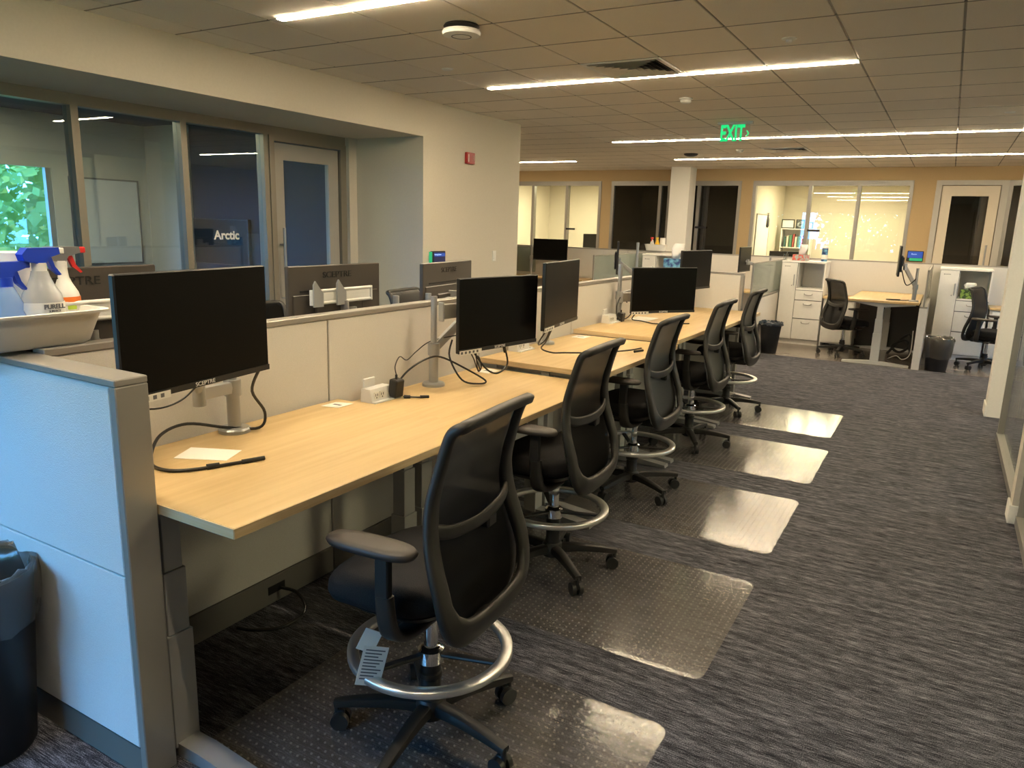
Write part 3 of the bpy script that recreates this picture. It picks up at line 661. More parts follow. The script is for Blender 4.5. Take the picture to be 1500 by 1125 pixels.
    for s in (-1, 1):
        f = MB()
        pth = spline([(.045, s * .06, .472), (.045, s * .20, .474), (.042, s * .262, .492), (.036, s * .282, .54), (.030, s * .286, .62)], 6)
        f.loft(sections(pth, lambda i, n: (.038 - .012 * i / n, .014 + .002 * i / n), 10, normal=(0, -s, .35), rect=True))
        CM['arm', s] = f.mesh('armrest', 'chair_plastic', True, 1.1)
        CM['arm_post', s] = MB().box(.005, .049, s * .286 - .013, s * .286 + .013, .61, .742, bev=.004).mesh('arm_post', 'chair_dark')
        rg = []
        for i, (sc, z) in enumerate(((.75, .738), (.96, .742), (1.0, .752), (.94, .763), (.6, .766))):
            rg.append([(-.02 + .145 * sc * sgnpow(math.cos(2 * PI * k / 28), .7), s * .276 + .050 * sc * sgnpow(math.sin(2 * PI * k / 28), .75), z) for k in range(28)])
        f = MB(); f.loft(rg); CM['arm_pad', s] = f.mesh('arm_pad', 'armpad', True, 1.2)
    f = MB()
    cs = 12
    ring = []
    for k in range(49):
        a = 2 * PI * k / 48; c, s_ = math.cos(a), math.sin(a)
        ring.append([((.242 + du) * c, (.242 + du) * s_, .305 + dz_) for du, dz_ in ((-.018, -.008), (-.018, .008), (-.015, .011), (.015, .011), (.018, .008), (.018, -.008), (.015, -.011), (-.015, -.011))])
    f.loft(ring, caps=False); CM['foot_ring'] = f.mesh('foot_ring', 'alu_ring', True, 1.0)
    f = MB()
    for k in range(3):
        a = 2 * PI * k / 3 + 2.2; f.loft(sections([Vector((.03 * math.cos(a), .03 * math.sin(a), .285)), Vector((.236 * math.cos(a), .236 * math.sin(a), .303))], lambda i, n: (.013, .006), 8, normal=(0, 0, 1), rect=True))
    CM['spokes'] = f.mesh('ring_spokes', 'chair_dark', True)
    CM['collar'] = MB().lathe([(.03, .255), (.042, .258), (.042, .300), (.036, .305), (.03, .31)]).mesh('collar', 'chrome', True)
    CM['piston'] = MB().cyl((0, 0, .25), (0, 0, .45), .0225).mesh('piston', 'chrome', True)
    CM['sleeve'] = MB().lathe([(.032, .06), (.036, .10), (.036, .14), (.033, .145), (.033, .20), (.038, .205), (.038, .222), (.033, .226), (.033, .262), (.026, .268)]).mesh('sleeve', 'chair_dark', True)
    CM['hub'] = MB().lathe([(.030, .055), (.048, .065), (.050, .115), (.040, .13), (.02, .132)]).mesh('hub', 'chair_dark', True)
    f = MB(); f.loft(sections(spline([(.03, 0, .098), (.12, 0, .103), (.23, 0, .096), (.312, 0, .086)], 4), lambda i, n: (.026 - .011 * i / n, .024 - .012 * i / n), 10, normal=(0, 0, 1), rect=True))
    CM['leg'] = f.mesh('leg', 'chair_dark', True)
    f = MB(); f.cyl((.305, 0, .05), (.305, 0, .088), .009)
    for s in (-1, 1): f.cyl((.305 - .012, s * .008, .029), (.305 - .012, s * .026, .029), .029, seg=20)
    f.box(.28, .312, -.008, .008, .025, .062, bev=.004); CM['caster'] = f.mesh('caster', 'caster', True)
build_chair_meshes()
def chair(name, label, x, y, yaw, base_rot, group, stool=True, drop=0.0, panel=False, cat='chair', caster_rot=None):
    t = thing(name, label, cat, (x, y, 0), yaw, group)
    dz = (0, 0, -drop)
    bf = obj('back_frame', CM['back_frame'], t, dz); obj('lumbar_bar', CM['lumbar_bar'], bf); obj('lumbar_knob', CM['lumbar_knob'], bf)
    obj('backrest', CM['back_panel'] if panel else CM['back_mesh'], t, dz)
    obj('seat', CM['seat'], t, dz); obj('seat_pan', CM['seat_pan'], t, dz); me = obj('mechanism', CM['mechanism'], t, dz); obj('lever', CM['lever'], me)
    for s in (-1, 1):
        a = obj('armrest', CM['arm', s], t, dz); obj('arm_post', CM['arm_post', s], a); obj('arm_pad', CM['arm_pad', s], a)
    if stool:
        fr = obj('foot_ring', CM['foot_ring'], t); obj('ring_spokes', CM['spokes'], fr); obj('collar', CM['collar'], fr)
        obj('piston', CM['piston'], t); obj('sleeve', CM['sleeve'], t)
    else:
        obj('piston', CM['piston'], t, dz); o = obj('sleeve', CM['sleeve'], t); o.scale = (1, 1, .75)
    obj('hub', CM['hub'], t)
    rr = random.Random(label)
    for k in range(5):
        l = obj('leg', CM['leg'], t, (0, 0, 0), base_rot + k * 2 * PI / 5 - yaw)
        obj('caster', CM['caster'], l)
    return t
D2R = PI / 180
GS = 'drafting chairs in the row at the desks'
c1 = chair('drafting_chair', 'nearest black mesh drafting chair, with a white tag hanging from its seat', -1.255, 1.72, 4 * D2R, -8 * D2R, GS)
chair('drafting_chair', 'black mesh drafting chair second from the camera, at the second desk', -1.47, 3.0, 2 * D2R, -41 * D2R, GS)
chair('drafting_chair', 'black mesh drafting chair third from the camera, at the third desk', -1.545, 4.23, 0, -30 * D2R, GS)
chair('drafting_chair', 'black mesh drafting chair fourth from the camera, at the fourth desk', -1.56, 5.48, 0, -63 * D2R, GS)
chair('drafting_chair', 'farthest black mesh drafting chair of the row, before the last desk', -1.60, 6.75, 0, -54 * D2R, GS)
# hang tags of the first chair
TR = Matrix.Rotation(-.9, 4, 'Z') @ Matrix.Rotation(.10, 4, 'Y') @ Matrix.Rotation(-.22, 4, 'X')
o = obj('hang_tag', MB().box(-.001, .001, -.036, .036, -.135, 0, mtx=TR).mesh('hang_tag', 'paper'), c1, (-.035, -.235, .420))
o['label'] = 'white paper tag with small print'
lines = MB()
for k in range(10): lines.box(.0012, .0016, -.028, .028 - (k % 3) * .008, -.015 - k * .011, -.011 - k * .011, mtx=TR)
obj('print', lines.mesh('print', 'grey_print'), o)
obj('hang_tag', MB().box(-.001, .001, -.026, .026, -.07, 0, mtx=Matrix.Rotation(-.9, 4, 'Z') @ Matrix.Rotation(-.45, 4, 'X')).mesh('hang_tag', 'paper'), c1, (-.05, -.225, .462))

GB = 'chairs behind the partition'
chair('drafting_chair', 'black chair beyond the partition between the two rear monitors', -3.30, 4.46, PI + .1, .3, GB)
chair('drafting_chair', 'black chair beyond the partition right of the nearest monitor', -3.32, 3.02, PI - .05, .6, GB)
chair('drafting_chair', 'black chair behind the partition at the blue glazing, mostly hidden', -3.35, 1.7, PI, .1, GB)
GF = 'task chairs in the far cubicles'
chair('task_chair', 'black mesh task chair at the far desk with the sideways monitor', -1.10, 10.95, PI + .62, .9, GF, False, .10)
chair('task_chair', 'black padded task chair at far right beside the bagged waste bin', 0.56, 10.95, PI - .35, .35, GF, False, .11, True)
chair('task_chair', 'black chair at the far left beyond the tilted monitor', -5.25, 10.6, PI * .6, .2, GF, False, .10)

# chair mats
mat_me = None
def rounded(x0, x1, y0, y1, r, n=6):
    out = []
    for cx, cy, a0 in ((x1 - r, y1 - r, 0), (x0 + r, y1 - r, PI / 2), (x0 + r, y0 + r, PI), (x1 - r, y0 + r, 1.5 * PI)):
        for k in range(n + 1): a = a0 + PI / 2 * k / n; out.append((cx + r * math.cos(a), cy + r * math.sin(a)))
    return out
rings = [[(x, y, z) for x, y in rounded(-.61 + i, .61 - i, -.455 + i, .455 - i, .05)] for i, z in ((.0, .0005), (.0, .0022), (.022, .0034))]
f = MB(); f.loft(rings); mat_me = f.mesh('chair_mat', 'chair_mat')
for k, (y, l) in enumerate(((1.70, 'clear studded floor mat under the nearest drafting chair'), (2.915, 'clear studded floor mat under the second drafting chair'), (4.18, 'clear floor mat under the third drafting chair'), (5.45, 'clear floor mat under the fourth drafting chair'), (6.74, 'clear floor mat under the farthest drafting chair'))):
    tag(obj('chair_mat', mat_me, None, (-1.20 + (-.005, .01, 0, 0, -.04)[k], y, 0)), l, 'chair mat', 'clear chair mats on the carpet')

# ------------------------------------------------------------------ monitors
W, Hm = .613, .364
MM = {}
MM['housing'] = MB().box(-W / 2, W / 2, .001, .022, 0, Hm, bev=.004).box(-.20, .20, .022, .045, .05, .25, bev=.012, seg=2).mesh('housing', 'bezel')
MM['housing_back'] = MB().box(-W / 2, W / 2, .001, .024, 0, Hm, bev=.004).box(-.285, .285, .023, .030, .02, .235, bev=.004).box(-.16, .16, .029, .042, .04, .19, bev=.008).mesh('housing', 'bezel_back')
MM['screen'] = bx('screen', 'screen', -W / 2 + .004, W / 2 - .004, -.0002, .0015, .019, Hm - .004)
MM['chin'] = bx('chin', 'bezel', -W / 2, W / 2, -.002, .002, 0, .0185)
MM['vent'] = bx('vent_slot', 'black', -.24, .24, .0242, .0258, .246, .254)
MM['sticker'] = MB().box(-W / 2 + .006, -W / 2 + .165, -.003, -.001, -.008, .014).mesh('sticker', 'paper')
pr = MB()
for k in range(5): pr.box(-W / 2 + .015 + k * .028, -W / 2 + .028 + k * .028, -.0036, -.0028, -.003, .009)
MM['print'] = pr.mesh('print', 'grey_print')
def monitor(label, L_, R_, z, group='monitors on arms over the desk row', back=False, brand=True, sticker=False):
    lx, ly = L_; rx, ry = R_; d = Vector((rx - lx, ry - ly, 0)).normalized(); c = Vector(((lx + rx) / 2, (ly + ry) / 2, z))
    t = thing('monitor', label, 'monitor', c, math.atan2(d.y, d.x), group)
    h = obj('housing', MM['housing_back'] if back else MM['housing'], t); obj('screen', MM['screen'], t); obj('chin', MM['chin'], t)
    if sticker: s_ = obj('sticker', MM['sticker'], t); obj('print', MM['print'], s_)
    if back: obj('vent_slot', MM['vent'], h)
    if brand:
        if back: text('lettering', 'SCEPTRE', .040, 'black', (0, .0255, .318), (-1, 0, 0), (0, 0, 1), t, sx=1.25)
        else: text('lettering', 'SCEPTRE', .018, 'white_letter', (0, -.0028, .009), (1, 0, 0), (0, 0, 1), t, sx=1.2)
    return t, c, d
def arm(label, px, py, z0, ztop, sleeve_z, tgt, knee=None, group='silver monitor arms'):
    """pole on a round base, a sleeve, a slanting arm and a mounting plate that meets the back of the screen at tgt"""
    t = thing('monitor_mount', label, 'monitor arm', (px, py, z0), 0, group)
    obj('base', MB().lathe([(.058, 0), (.058, .012), (.052, .018), (.02, .02)]).mesh('base', 'silver', True), t)
    obj('pole', MB().cyl((0, 0, .018), (0, 0, ztop - z0), .0165).mesh('pole', 'silver', True), t)
    obj('sleeve', MB().cyl((0, 0, .02), (0, 0, sleeve_z - z0), .024).mesh('sleeve', 'silver', True), t)
    obj('collar', MB().cyl((0, 0, sleeve_z - z0 - .03), (0, 0, sleeve_z - z0 + .03), .031).mesh('collar', 'silver', True), t)
    p0 = Vector((0, 0, sleeve_z - z0)); p2 = Vector(tgt) - Vector((px, py, z0))
    p1 = (Vector(knee) - Vector((px, py, z0))) if knee else p0.lerp(p2, .8)
    f = MB(); f.loft(sections([p0, p0.lerp(p1, .5), p1], lambda i, n: (.016, .024), 8, rect=True)); obj('arm', f.mesh('arm', 'silver', True), t)
    f = MB(); f.cyl(p1 - Vector((0, 0, .04)), p1 + Vector((0, 0, .04)), .022); f.cyl(p1, p2, .014); obj('joint', f.mesh('joint', 'silver', True), t)
    q = (p2 - p1); q.z = 0; q = q.normalized() if q.length > 1e-4 else Vector((1, 0, 0)); ang = math.atan2(q.y, q.x)
    obj('mount_plate', MB().box(-.012, .0, -.05, .05, -.05, .05, bev=.004, mtx=Matrix.Translation(p2) @ Matrix.Rotation(ang, 4, 'Z')).mesh('mount_plate', 'panel_trim'), t)
    return t
def with_arm(ml, al, L_, R_, z, px, py, z0, ztop, sl, knee=None, br=0, **kw):
    t, c, d = monitor(ml, L_, R_, z, **kw); n = Vector((-d.y, d.x, 0)); tgt = c + n * .046 + Vector((0, 0, .17))
    a = arm(al, px, py, z0, ztop, sl, tgt, knee)
    if br:
        p = Vector((L_[0], L_[1], br)) + d * .02 + n * .062 - Vector((px, py, z0)); mt = Matrix.Translation(p) @ Matrix.Rotation(math.atan2(d.y, d.x), 4, 'Z')
        tb = obj('tilt_bracket', MB().box(-.07, .12, -.012, .012, -.036, .036, bev=.004, mtx=mt).mesh('tilt_bracket', 'panel_trim'), a)
        obj('end_rib', MB().box(-.082, -.07, -.018, .018, -.046, .046, bev=.004, mtx=mt).mesh('end_rib', 'silver'), tb)
with_arm('nearest black monitor, standing over the near end panel', 'short silver monitor arm behind the nearest monitor', (-1.935, 1.198), (-2.03, 1.803), 1.092, -2.225, 1.80, .83, 1.09, 1.0, (-2.15, 1.60, 1.02), sticker=True)
with_arm('black monitor over the second desk, beside the tall silver pole', 'tall silver monitor pole with slanting arm on the second desk', (-1.985, 2.93), (-1.885, 3.535), .995, -2.19, 3.01, .80, 1.255, .99, (-2.10, 3.18, 1.16), br=1.20, sticker=True)
with_arm('black monitor turned sideways over the third desk', 'silver monitor arm on the third desk behind the sideways monitor', (-1.815, 3.49), (-1.905, 4.095), 1.062, -2.22, 4.30, .853, 1.20, 1.05, (-2.10, 4.05, 1.20), sticker=True)
with_arm('black monitor over the fourth desk, turned toward the aisle', 'silver monitor pole on the fourth desk with a looped cable', (-2.12, 5.56), (-1.755, 6.05), .95, -2.26, 5.64, .885, 1.33, 1.08, (-2.15, 5.78, 1.12), br=1.075, sticker=True)
with_arm('black monitor over the farthest desk, before the far end panel', 'silver monitor arm at the farthest desk', (-2.075, 6.65), (-1.972, 7.255), 1.065, -2.24, 7.0, .852, 1.20, 1.05, (-2.20, 6.97, 1.20), brand=False)
# monitors of the row behind, seen from their backs (they face away)
def back_mon(ml, al, ya, yb, xa, xb, z, px, py, ztop, bar=None):
    t, c, d = monitor(ml, (xb, yb), (xa, ya), z, 'monitors of the row behind the partition', back=True); n = Vector((-d.y, d.x, 0)); tgt = c + n * .041 + Vector((0, 0, .15))
    a = arm(al, px, py, .82, ztop, 1.05, tgt, None, 'monitor arms behind the partition')
    if bar:
        ctr = c + n * .055 - Vector((px, py, .82)); dd = d
        f = MB(); 
        for zz in (.195, .250): f.cyl(ctr - dd * .20 + Vector((0, 0, zz)), ctr + dd * .20 + Vector((0, 0, zz)), .008)
        for s_ in (-.2, .2): f.cyl(ctr + dd * s_ + Vector((0, 0, .188)), ctr + dd * s_ + Vector((0, 0, .257)), .009)
        f.box(-.004, .004, -.19, .19, .20, .246, mtx=Matrix.Translation((ctr.x, ctr.y, ctr.z)) @ Matrix.Rotation(math.atan2(dd.y, dd.x) + PI / 2, 4, 'Z'))
        obj('crossbar', f.mesh('crossbar', 'white_plastic', True), a)
        for s_ in ((-.17, -.02) if ya > 2 else ()):
            p = ctr + dd * -s_ 
            f = MB(); f.prism([(-.03, .18), (-.03, .28), (-.018, .298), (0, .275), (.03, .24), (.03, .18)], 'x', -.004, .004); me = f.mesh('mount_plate', 'silver'); obj('mount_plate', me, a, (p.x + .012, p.y, p.z))
back_mon('rear monitor half hidden behind the white basin and the nearest monitor', 'monitor arm with white crossbar beside the white basin', 1.085, 1.695, -2.50, -2.50, 1.075, -2.44, 1.58, 1.20, True)
back_mon('rear monitor before the meeting room door, with white crossbar', 'monitor arm with white crossbar behind the partition at the door', 2.335, 2.945, -2.51, -2.51, 1.045, -2.44, 3.02, 1.24, True)
back_mon('rear monitor before the cream wall and the room tablet', 'monitor arm at the rear monitor before the cream wall', 3.30, 3.90, -2.50, -2.58, 1.03, -2.44, 3.30, 1.235, False)
# far monitors
def far_mon(ml, al, L_, R_, z, px, py, z0, ztop, sl=None):
    t, c, d = monitor(ml, L_, R_, z, 'monitors in the far cubicles', brand=False); n = Vector((-d.y, d.x, 0)); tgt = c + n * .046 + Vector((0, 0, .17))
    arm(al, px, py, z0, ztop, sl or z0 + .25, tgt, None, 'monitor arms in the far cubicles')
far_mon('black monitor at the far left beyond the wall corner', 'silver pole beside the far left monitor', (-6.28, 11.55), (-5.68, 11.68), 1.02, -6.42, 11.75, .73, 1.28, 1.05)
far_mon('monitor seen edge-on above the partition left of the tissue box', 'slim silver pole holding the edge-on monitor', (-3.22, 7.95), (-3.45, 8.52), 1.09, -3.15, 8.35, .82, 1.45)
far_mon('monitor seen edge-on at left of the glass privacy screen', 'silver arm behind the edge-on monitor at the privacy screen', (-2.62, 11.15), (-2.60, 11.76), 1.02, -2.30, 11.70, .73, 1.24, 1.05)
far_mon('edge-on black monitor on an arm over the far desk', 'silver jointed monitor arm at the right end of the far desk', (-.545, 10.75), (-.50, 10.14), 1.13, -.30, 10.5, .82, 1.23, 1.0)
# the same face: black side toward the left chair
# ------------------------------------------------------------------ power modules, papers, cables
def power_module(label, x, y, z, rz=0.0):
    t = thing('power_module', label, 'power strip', (x, y, z), rz, 'white desktop power modules')
    obj('body', MB().prism([(-.035, 0), (.035, 0), (.022, .062), (-.030, .062)], 'y', -.075, .075).mesh('body', 'white_plastic'), t)
    obj('tray', MB().box(.03, .055, -.075, .105, 0, .006).box(-.035, .04, .075, .105, 0, .012).mesh('tray', 'white_plastic'), t)
    obj('flap', MB().box(-.036, -.026, -.06, .02, .05, .105, bev=.004).mesh('flap', 'white_plastic'), t)
    for k, yy in enumerate((-.04, .0)):
        o = obj('socket', MB().box(.029, .032, yy - .016, yy + .016, .015, .048, mtx=Matrix.Rotation(0, 4, 'Y')).mesh('socket', 'paper'), t)
        obj('slot', MB().box(.0318, .033, yy - .008, yy - .005, .028, .040).box(.0318, .033, yy + .005, yy + .008, .028, .040).box(.0318, .033, yy - .003, yy + .003, .019, .024).mesh('slot', 'black'), o)
    return t
power_module('white power module with a black adapter plugged in, on the second desk', -2.215, 2.60, .80)
power_module('white power module on the third desk below the second monitor', -2.235, 3.97, .853)
power_module('white power module on the fourth desk beside a black adapter', -2.235, 5.40, .885)
power_module('white power module at the left end of the nearest desk', -2.235, 1.33, .83)
def adapter(label, x, y, z):
    t = thing('power_adapter', label, 'adapter', (x, y, z), 0, 'black power adapters')
    obj('body', MB().box(-.02, .028, -.03, .03, 0, .085, bev=.005, mtx=Matrix.Rotation(.12, 4, 'Y')).mesh('body', 'black'), t)
    obj('plug', MB().cyl((.01, 0, .08), (.01, 0, .105), .006).mesh('plug', 'black', True), t)
adapter('black power adapter plugged into the module on the second desk', -2.175, 2.68, .808)
adapter('black power adapter beside the module on the fourth desk', -2.20, 5.53, .872)
def sheet(label, pts, z, name='paper_sheet', pr=True, m='paper'):
    cx = sum(p[0] for p in pts) / 4; cy = sum(p[1] for p in pts) / 4
    t = thing(name, label, 'paper', (cx, cy, z))
    obj('sheet', MB().prism([(x - cx, y - cy) for x, y in pts], 'z', .0003, .0016).mesh('sheet', m), t)
    if pr:
        a = [((x - cx) * .5, (y - cy) * .16) for x, y in pts]; obj('print', MB().prism(a, 'z', .0016, .0019).mesh('print', 'grey_print'), t)
    return t
sheet('blank white sheet of paper lying on the nearest desk', [(-2.125, 1.47), (-1.965, 1.55), (-2.015, 1.655), (-2.18, 1.578)], .83, pr=False)
sheet('small printed card at the right end of the nearest desk', [(-2.245, 2.27), (-2.165, 2.29), (-2.165, 2.385), (-2.245, 2.36)], .83, 'desk_card')
sheet('small printed card at the right end of the second desk', [(-2.225, 3.45), (-2.13, 3.44), (-2.12, 3.56), (-2.215, 3.57)], .80, 'desk_card')
sheet('small printed card at the right end of the third desk', [(-2.22, 4.68), (-2.12, 4.68), (-2.12, 4.80), (-2.22, 4.80)], .853, 'desk_card')
sheet('white papers under the monitor on the fourth desk', [(-2.20, 5.68), (-2.02, 5.68), (-2.02, 5.95), (-2.20, 5.95)], .885, 'desk_card', False)
def cable(label, pts, r=.0045, plugs=(), group='black cables'):
    P = [Vector(p) for p in pts]; o0 = P[0].copy()
    if not plugs:
        o = obj('cable', MB().tube([p - o0 for p in P], r).mesh('cable', 'cable', True), None, o0); return tag(o, label, 'cable')
    t = thing('cable', label, 'cable', o0)
    obj('cord', MB().tube([p - o0 for p in P], r).mesh('cord', 'cable', True), t)
    for a, c, rr in plugs: obj('plug', MB().cyl(Vector(a) - o0, Vector(c) - o0, rr, rr * .9, seg=10).mesh('plug', 'black', True), t)
    return t
cable('black video cable looping from the nearest monitor over the nearest desk', [(-2.03, 1.76, 1.10), (-2.12, 1.80, 1.0), (-2.15, 1.88, .90), (-2.16, 1.86, .842), (-2.22, 1.76, .855), (-2.25, 1.62, .895), (-2.23, 1.50, .885), (-2.17, 1.42, .838), (-2.06, 1.37, .836), (-1.97, 1.415, .836), (-1.885, 1.60, .836)], .0055, [((-1.945, 1.46, .838), (-1.93, 1.495, .838), .010), ((-1.90, 1.56, .837), (-1.875, 1.63, .837), .008)])
cable('thin black cord under the nearest monitor', [(-2.01, 1.50, 1.095), (-2.02, 1.44, 1.05), (-2.05, 1.38, 1.03), (-2.08, 1.30, 1.04), (-2.10, 1.2, 1.05)], .003)
cable('thin black cord from the adapter to the tall monitor pole', [(-2.165, 2.68, .912), (-2.18, 2.69, .95), (-2.20, 2.75, .985), (-2.22, 2.83, .955), (-2.23, 2.92, .985), (-2.20, 3.0, 1.03), (-2.10, 3.1, 1.06)], .0028)
cable('thick black cable from the power module round the tall pole', [(-2.20, 2.72, .85), (-2.19, 2.80, .91), (-2.16, 2.90, .955), (-2.14, 3.0, .955), (-2.08, 3.12, .89), (-1.99, 3.19, .822), (-2.0, 3.14, .812), (-2.05, 3.06, .84), (-2.12, 3.05, .95), (-2.14, 3.10, 1.03)], .0048)
cable('black cable drooping below the second monitor', [(-2.10, 3.16, 1.04), (-2.03, 3.14, .97), (-1.99, 3.2, .88), (-1.97, 3.28, .85), (-1.96, 3.36, .89), (-1.965, 3.33, .99)], .0048, [((-1.962, 3.32, .995), (-1.962, 3.335, .955), .009)])
cable('small bundled cord hanging below the second monitor', [(-1.975, 3.02, .995), (-1.98, 3.06, .955), (-1.985, 3.10, .90), (-1.985, 3.13, .885), (-1.985, 3.11, .92), (-1.98, 3.08, .965), (-1.98, 3.11, .955), (-1.985, 3.14, .90), (-1.98, 3.10, .89), (-1.975, 3.07, .995)], .003)
cable('short black cable with plug lying right of the power module', [(-2.14, 2.70, .806), (-2.11, 2.72, .806), (-2.08, 2.74, .805), (-2.05, 2.77, .805)], .004, [((-2.135, 2.70, .807), (-2.11, 2.715, .807), .009), ((-2.075, 2.745, .806), (-2.045, 2.775, .806), .008)])
cable('black cable trailing from the third monitor across the third desk', [(-1.87, 3.70, 1.06), (-1.95, 3.78, .96), (-2.02, 3.86, .90), (-1.98, 3.92, .872), (-1.88, 3.90, .885), (-1.74, 4.02, .885), (-1.62, 4.22, .885), (-1.58, 4.36, .885)], .0048, [((-1.60, 4.30, .869), (-1.575, 4.38, .869), .008)])
cable('black cable loop under the sideways third monitor', [(-1.86, 3.62, 1.06), (-1.92, 3.64, .98), (-1.95, 3.70, .95), (-1.93, 3.74, .98), (-1.88, 3.70, 1.06)], .004)
cable('black cable looped round the pole of the fourth desk', [(-2.22, 5.72, 1.02), (-2.22, 5.60, 1.08), (-2.20, 5.46, 1.02), (-2.19, 5.46, .93), (-2.18, 5.60, .90), (-2.17, 5.72, .95), (-2.20, 5.78, 1.04)], .005)
cable('black cable with ferrite lying on the fourth desk', [(-2.10, 5.65, .96), (-2.13, 5.62, .90), (-2.05, 5.62, .892), (-1.92, 5.55, .890), (-1.82, 5.62, .890), (-1.70, 5.75, .890)], .0048, [((-1.86, 5.585, .891), (-1.82, 5.62, .891), .010)])
cable('black cord sagging below the nearest desk', [(-1.95, 1.72, .80), (-1.85, 1.78, .735), (-1.80, 1.88, .735), (-1.82, 2.0, .78), (-1.85, 2.05, .80)], .004)
cable('black cable looped on the carpet at the partition skirt', [(-2.27, 1.80, .006), (-2.20, 1.82, .007), (-2.12, 1.90, .008), (-2.12, 2.02, .02), (-2.20, 2.06, .06), (-2.29, 2.05, .065)], .007)

# ------------------------------------------------------------------ cleaning basin and bottles
t = thing('plastic_basin', 'white plastic basin of cleaning supplies on the partition corner', 'basin', (-2.445, 1.13, 1.212))
def brect(hx, hy, z, r): return [(x, y, z) for x, y in rounded(-hx, hx, -hy, hy, r, 5)]
f = MB(); f.loft([brect(.115, .225, .0, .05), brect(.125, .235, .008, .05), brect(.150, .262, .098, .05), brect(.168, .28, .100, .06), brect(.170, .282, .107, .06), brect(.150, .262, .107, .05), brect(.146, .258, .098, .05), brect(.120, .23, .014, .05), brect(.02, .05, .012, .02)])
obj('tub', f.mesh('tub', 'white_plastic', True, .9), t)
obj('handle_lip', MB().loft([[(x * s_ , .262 + y * s_, .104 + .02 * math.sin(PI * k / 4)) for x, y in ((-.09, 0), (.09, 0), (.075, .04), (-.075, .04))] for k, s_ in ((0, .95), (4, 1.0))]).mesh('handle_lip', 'white_plastic'), t)
def spray(label, x, y, body, prof, sx, sy, cap, nozzle, h, ang, trig=None, extra=None):
    t = thing('spray_bottle', label, 'spray bottle', (x, y, 1.226), ang, 'spray bottles in the white basin'); t.scale = (1.15, 1.15, 1.12)
    obj('body', MB().lathe(prof, seg=24, sx=sx, sy=sy).mesh('body', body, True), t)
    z = prof[-1][1]
    obj('collar', MB().cyl((0, 0, z - .005), (0, 0, z + .022), .018).mesh('collar', 'white_plastic' if nozzle != 'blue_all' else 'blue_cap', True), t)
    nz = 'blue_cap' if nozzle == 'blue_all' else nozzle
    obj('head', MB().prism([(-.045, z + .028), (-.05, z + .045), (-.035, z + .062), (.05, z + .062), (.052, z + .045), (.02, z + .035), (.012, z + .02), (-.012, z + .02)], 'x', -.014, .014).mesh('head', cap), t)
    obj('nozzle', MB().box(-.009, .009, .05, .068, z + .044, z + .061, bev=.002).mesh('nozzle', nz), t)
    obj('trigger', MB().prism([(.018, z + .036), (.032, z + .036), (.040, z + .010), (.056, z - .012), (.050, z - .014), (.030, z + .004)], 'x', -.007, .007).mesh('trigger', trig or cap), t)
    if extra: extra(t)
    return t
p1 = [(.040, 0), (.046, .01), (.046, .105), (.041, .128), (.028, .155), (.021, .175), (.018, .19)]
def lab1(t):
    f = MB(); 
    f.lathe([(.0464, .020), (.0467, .028), (.0467, .10), (.0464, .107)], seg=24, sx=1.0, sy=1.15, cap0=False, cap1=False)
    o = obj('label', f.mesh('label', 'paper', True), t)
    text('print', 'PURELL', .017, 'grey_print', (.0475, .0, .096), (0, 1, 0), (0, 0, 1), t, off=.0006)
    text('print', 'SURFACE', .008, 'grey_print', (.0475, .0, .084), (0, 1, 0), (0, 0, 1), t)
    for k in range(3): obj('print', bx('print', 'grey_print', .0466, .0476, -.02, .018, .070 - k * .010, .073 - k * .010), t)
spray('white spray bottle with blue trigger head and round paper label', -2.385, 1.245, 'bottle_clear', p1, 1.0, 1.15, 'blue_cap', 'white_plastic', .2, .1, None, lab1)
p2_ = [(.040, 0), (.044, .01), (.044, .105), (.040, .12), (.027, .145), (.020, .165), (.018, .188)]
def lab2(t):
    obj('label', MB().lathe([(.0444, .088), (.0448, .09), (.0448, .106), (.0444, .108)], seg=24, cap0=False, cap1=False).mesh('label', 'orange', True), t)
    obj('label', MB().lathe([(.0446, .072), (.0448, .074), (.0448, .086), (.0446, .088)], seg=24, cap0=False, cap1=False).mesh('label', 'lime', True), t)
spray('white spray bottle with red and grey trigger and orange band', -2.49, 1.365, 'white_plastic', p2_, 1.0, 1.0, 'grey_cap', 'red_cap', .2, -.15, 'red_cap', lab2)
spray('pale blue spray bottle with blue head at the left edge', -2.375, 1.140, 'bottle_blue', [(.038, 0), (.042, .01), (.042, .07), (.034, .09), (.036, .11), (.024, .14), (.017, .155)], 1, 1, 'blue_cap', 'blue_all', .2, .2)
t = thing('paper_towel_roll', 'white paper towel roll standing in the basin at the left edge', 'paper towel', (-2.50, 1.215, 1.226))
obj('roll', MB().lathe([(.02, 0), (.062, 0), (.062, .265), (.02, .265), (.02, 0)], seg=32, cap0=False, cap1=False).mesh('roll', 'tissue', True), t)
obj('core', MB().lathe([(.0195, .001), (.0195, .264)], seg=20, cap0=False, cap1=False).mesh('core', 'maple_edge', True), t)

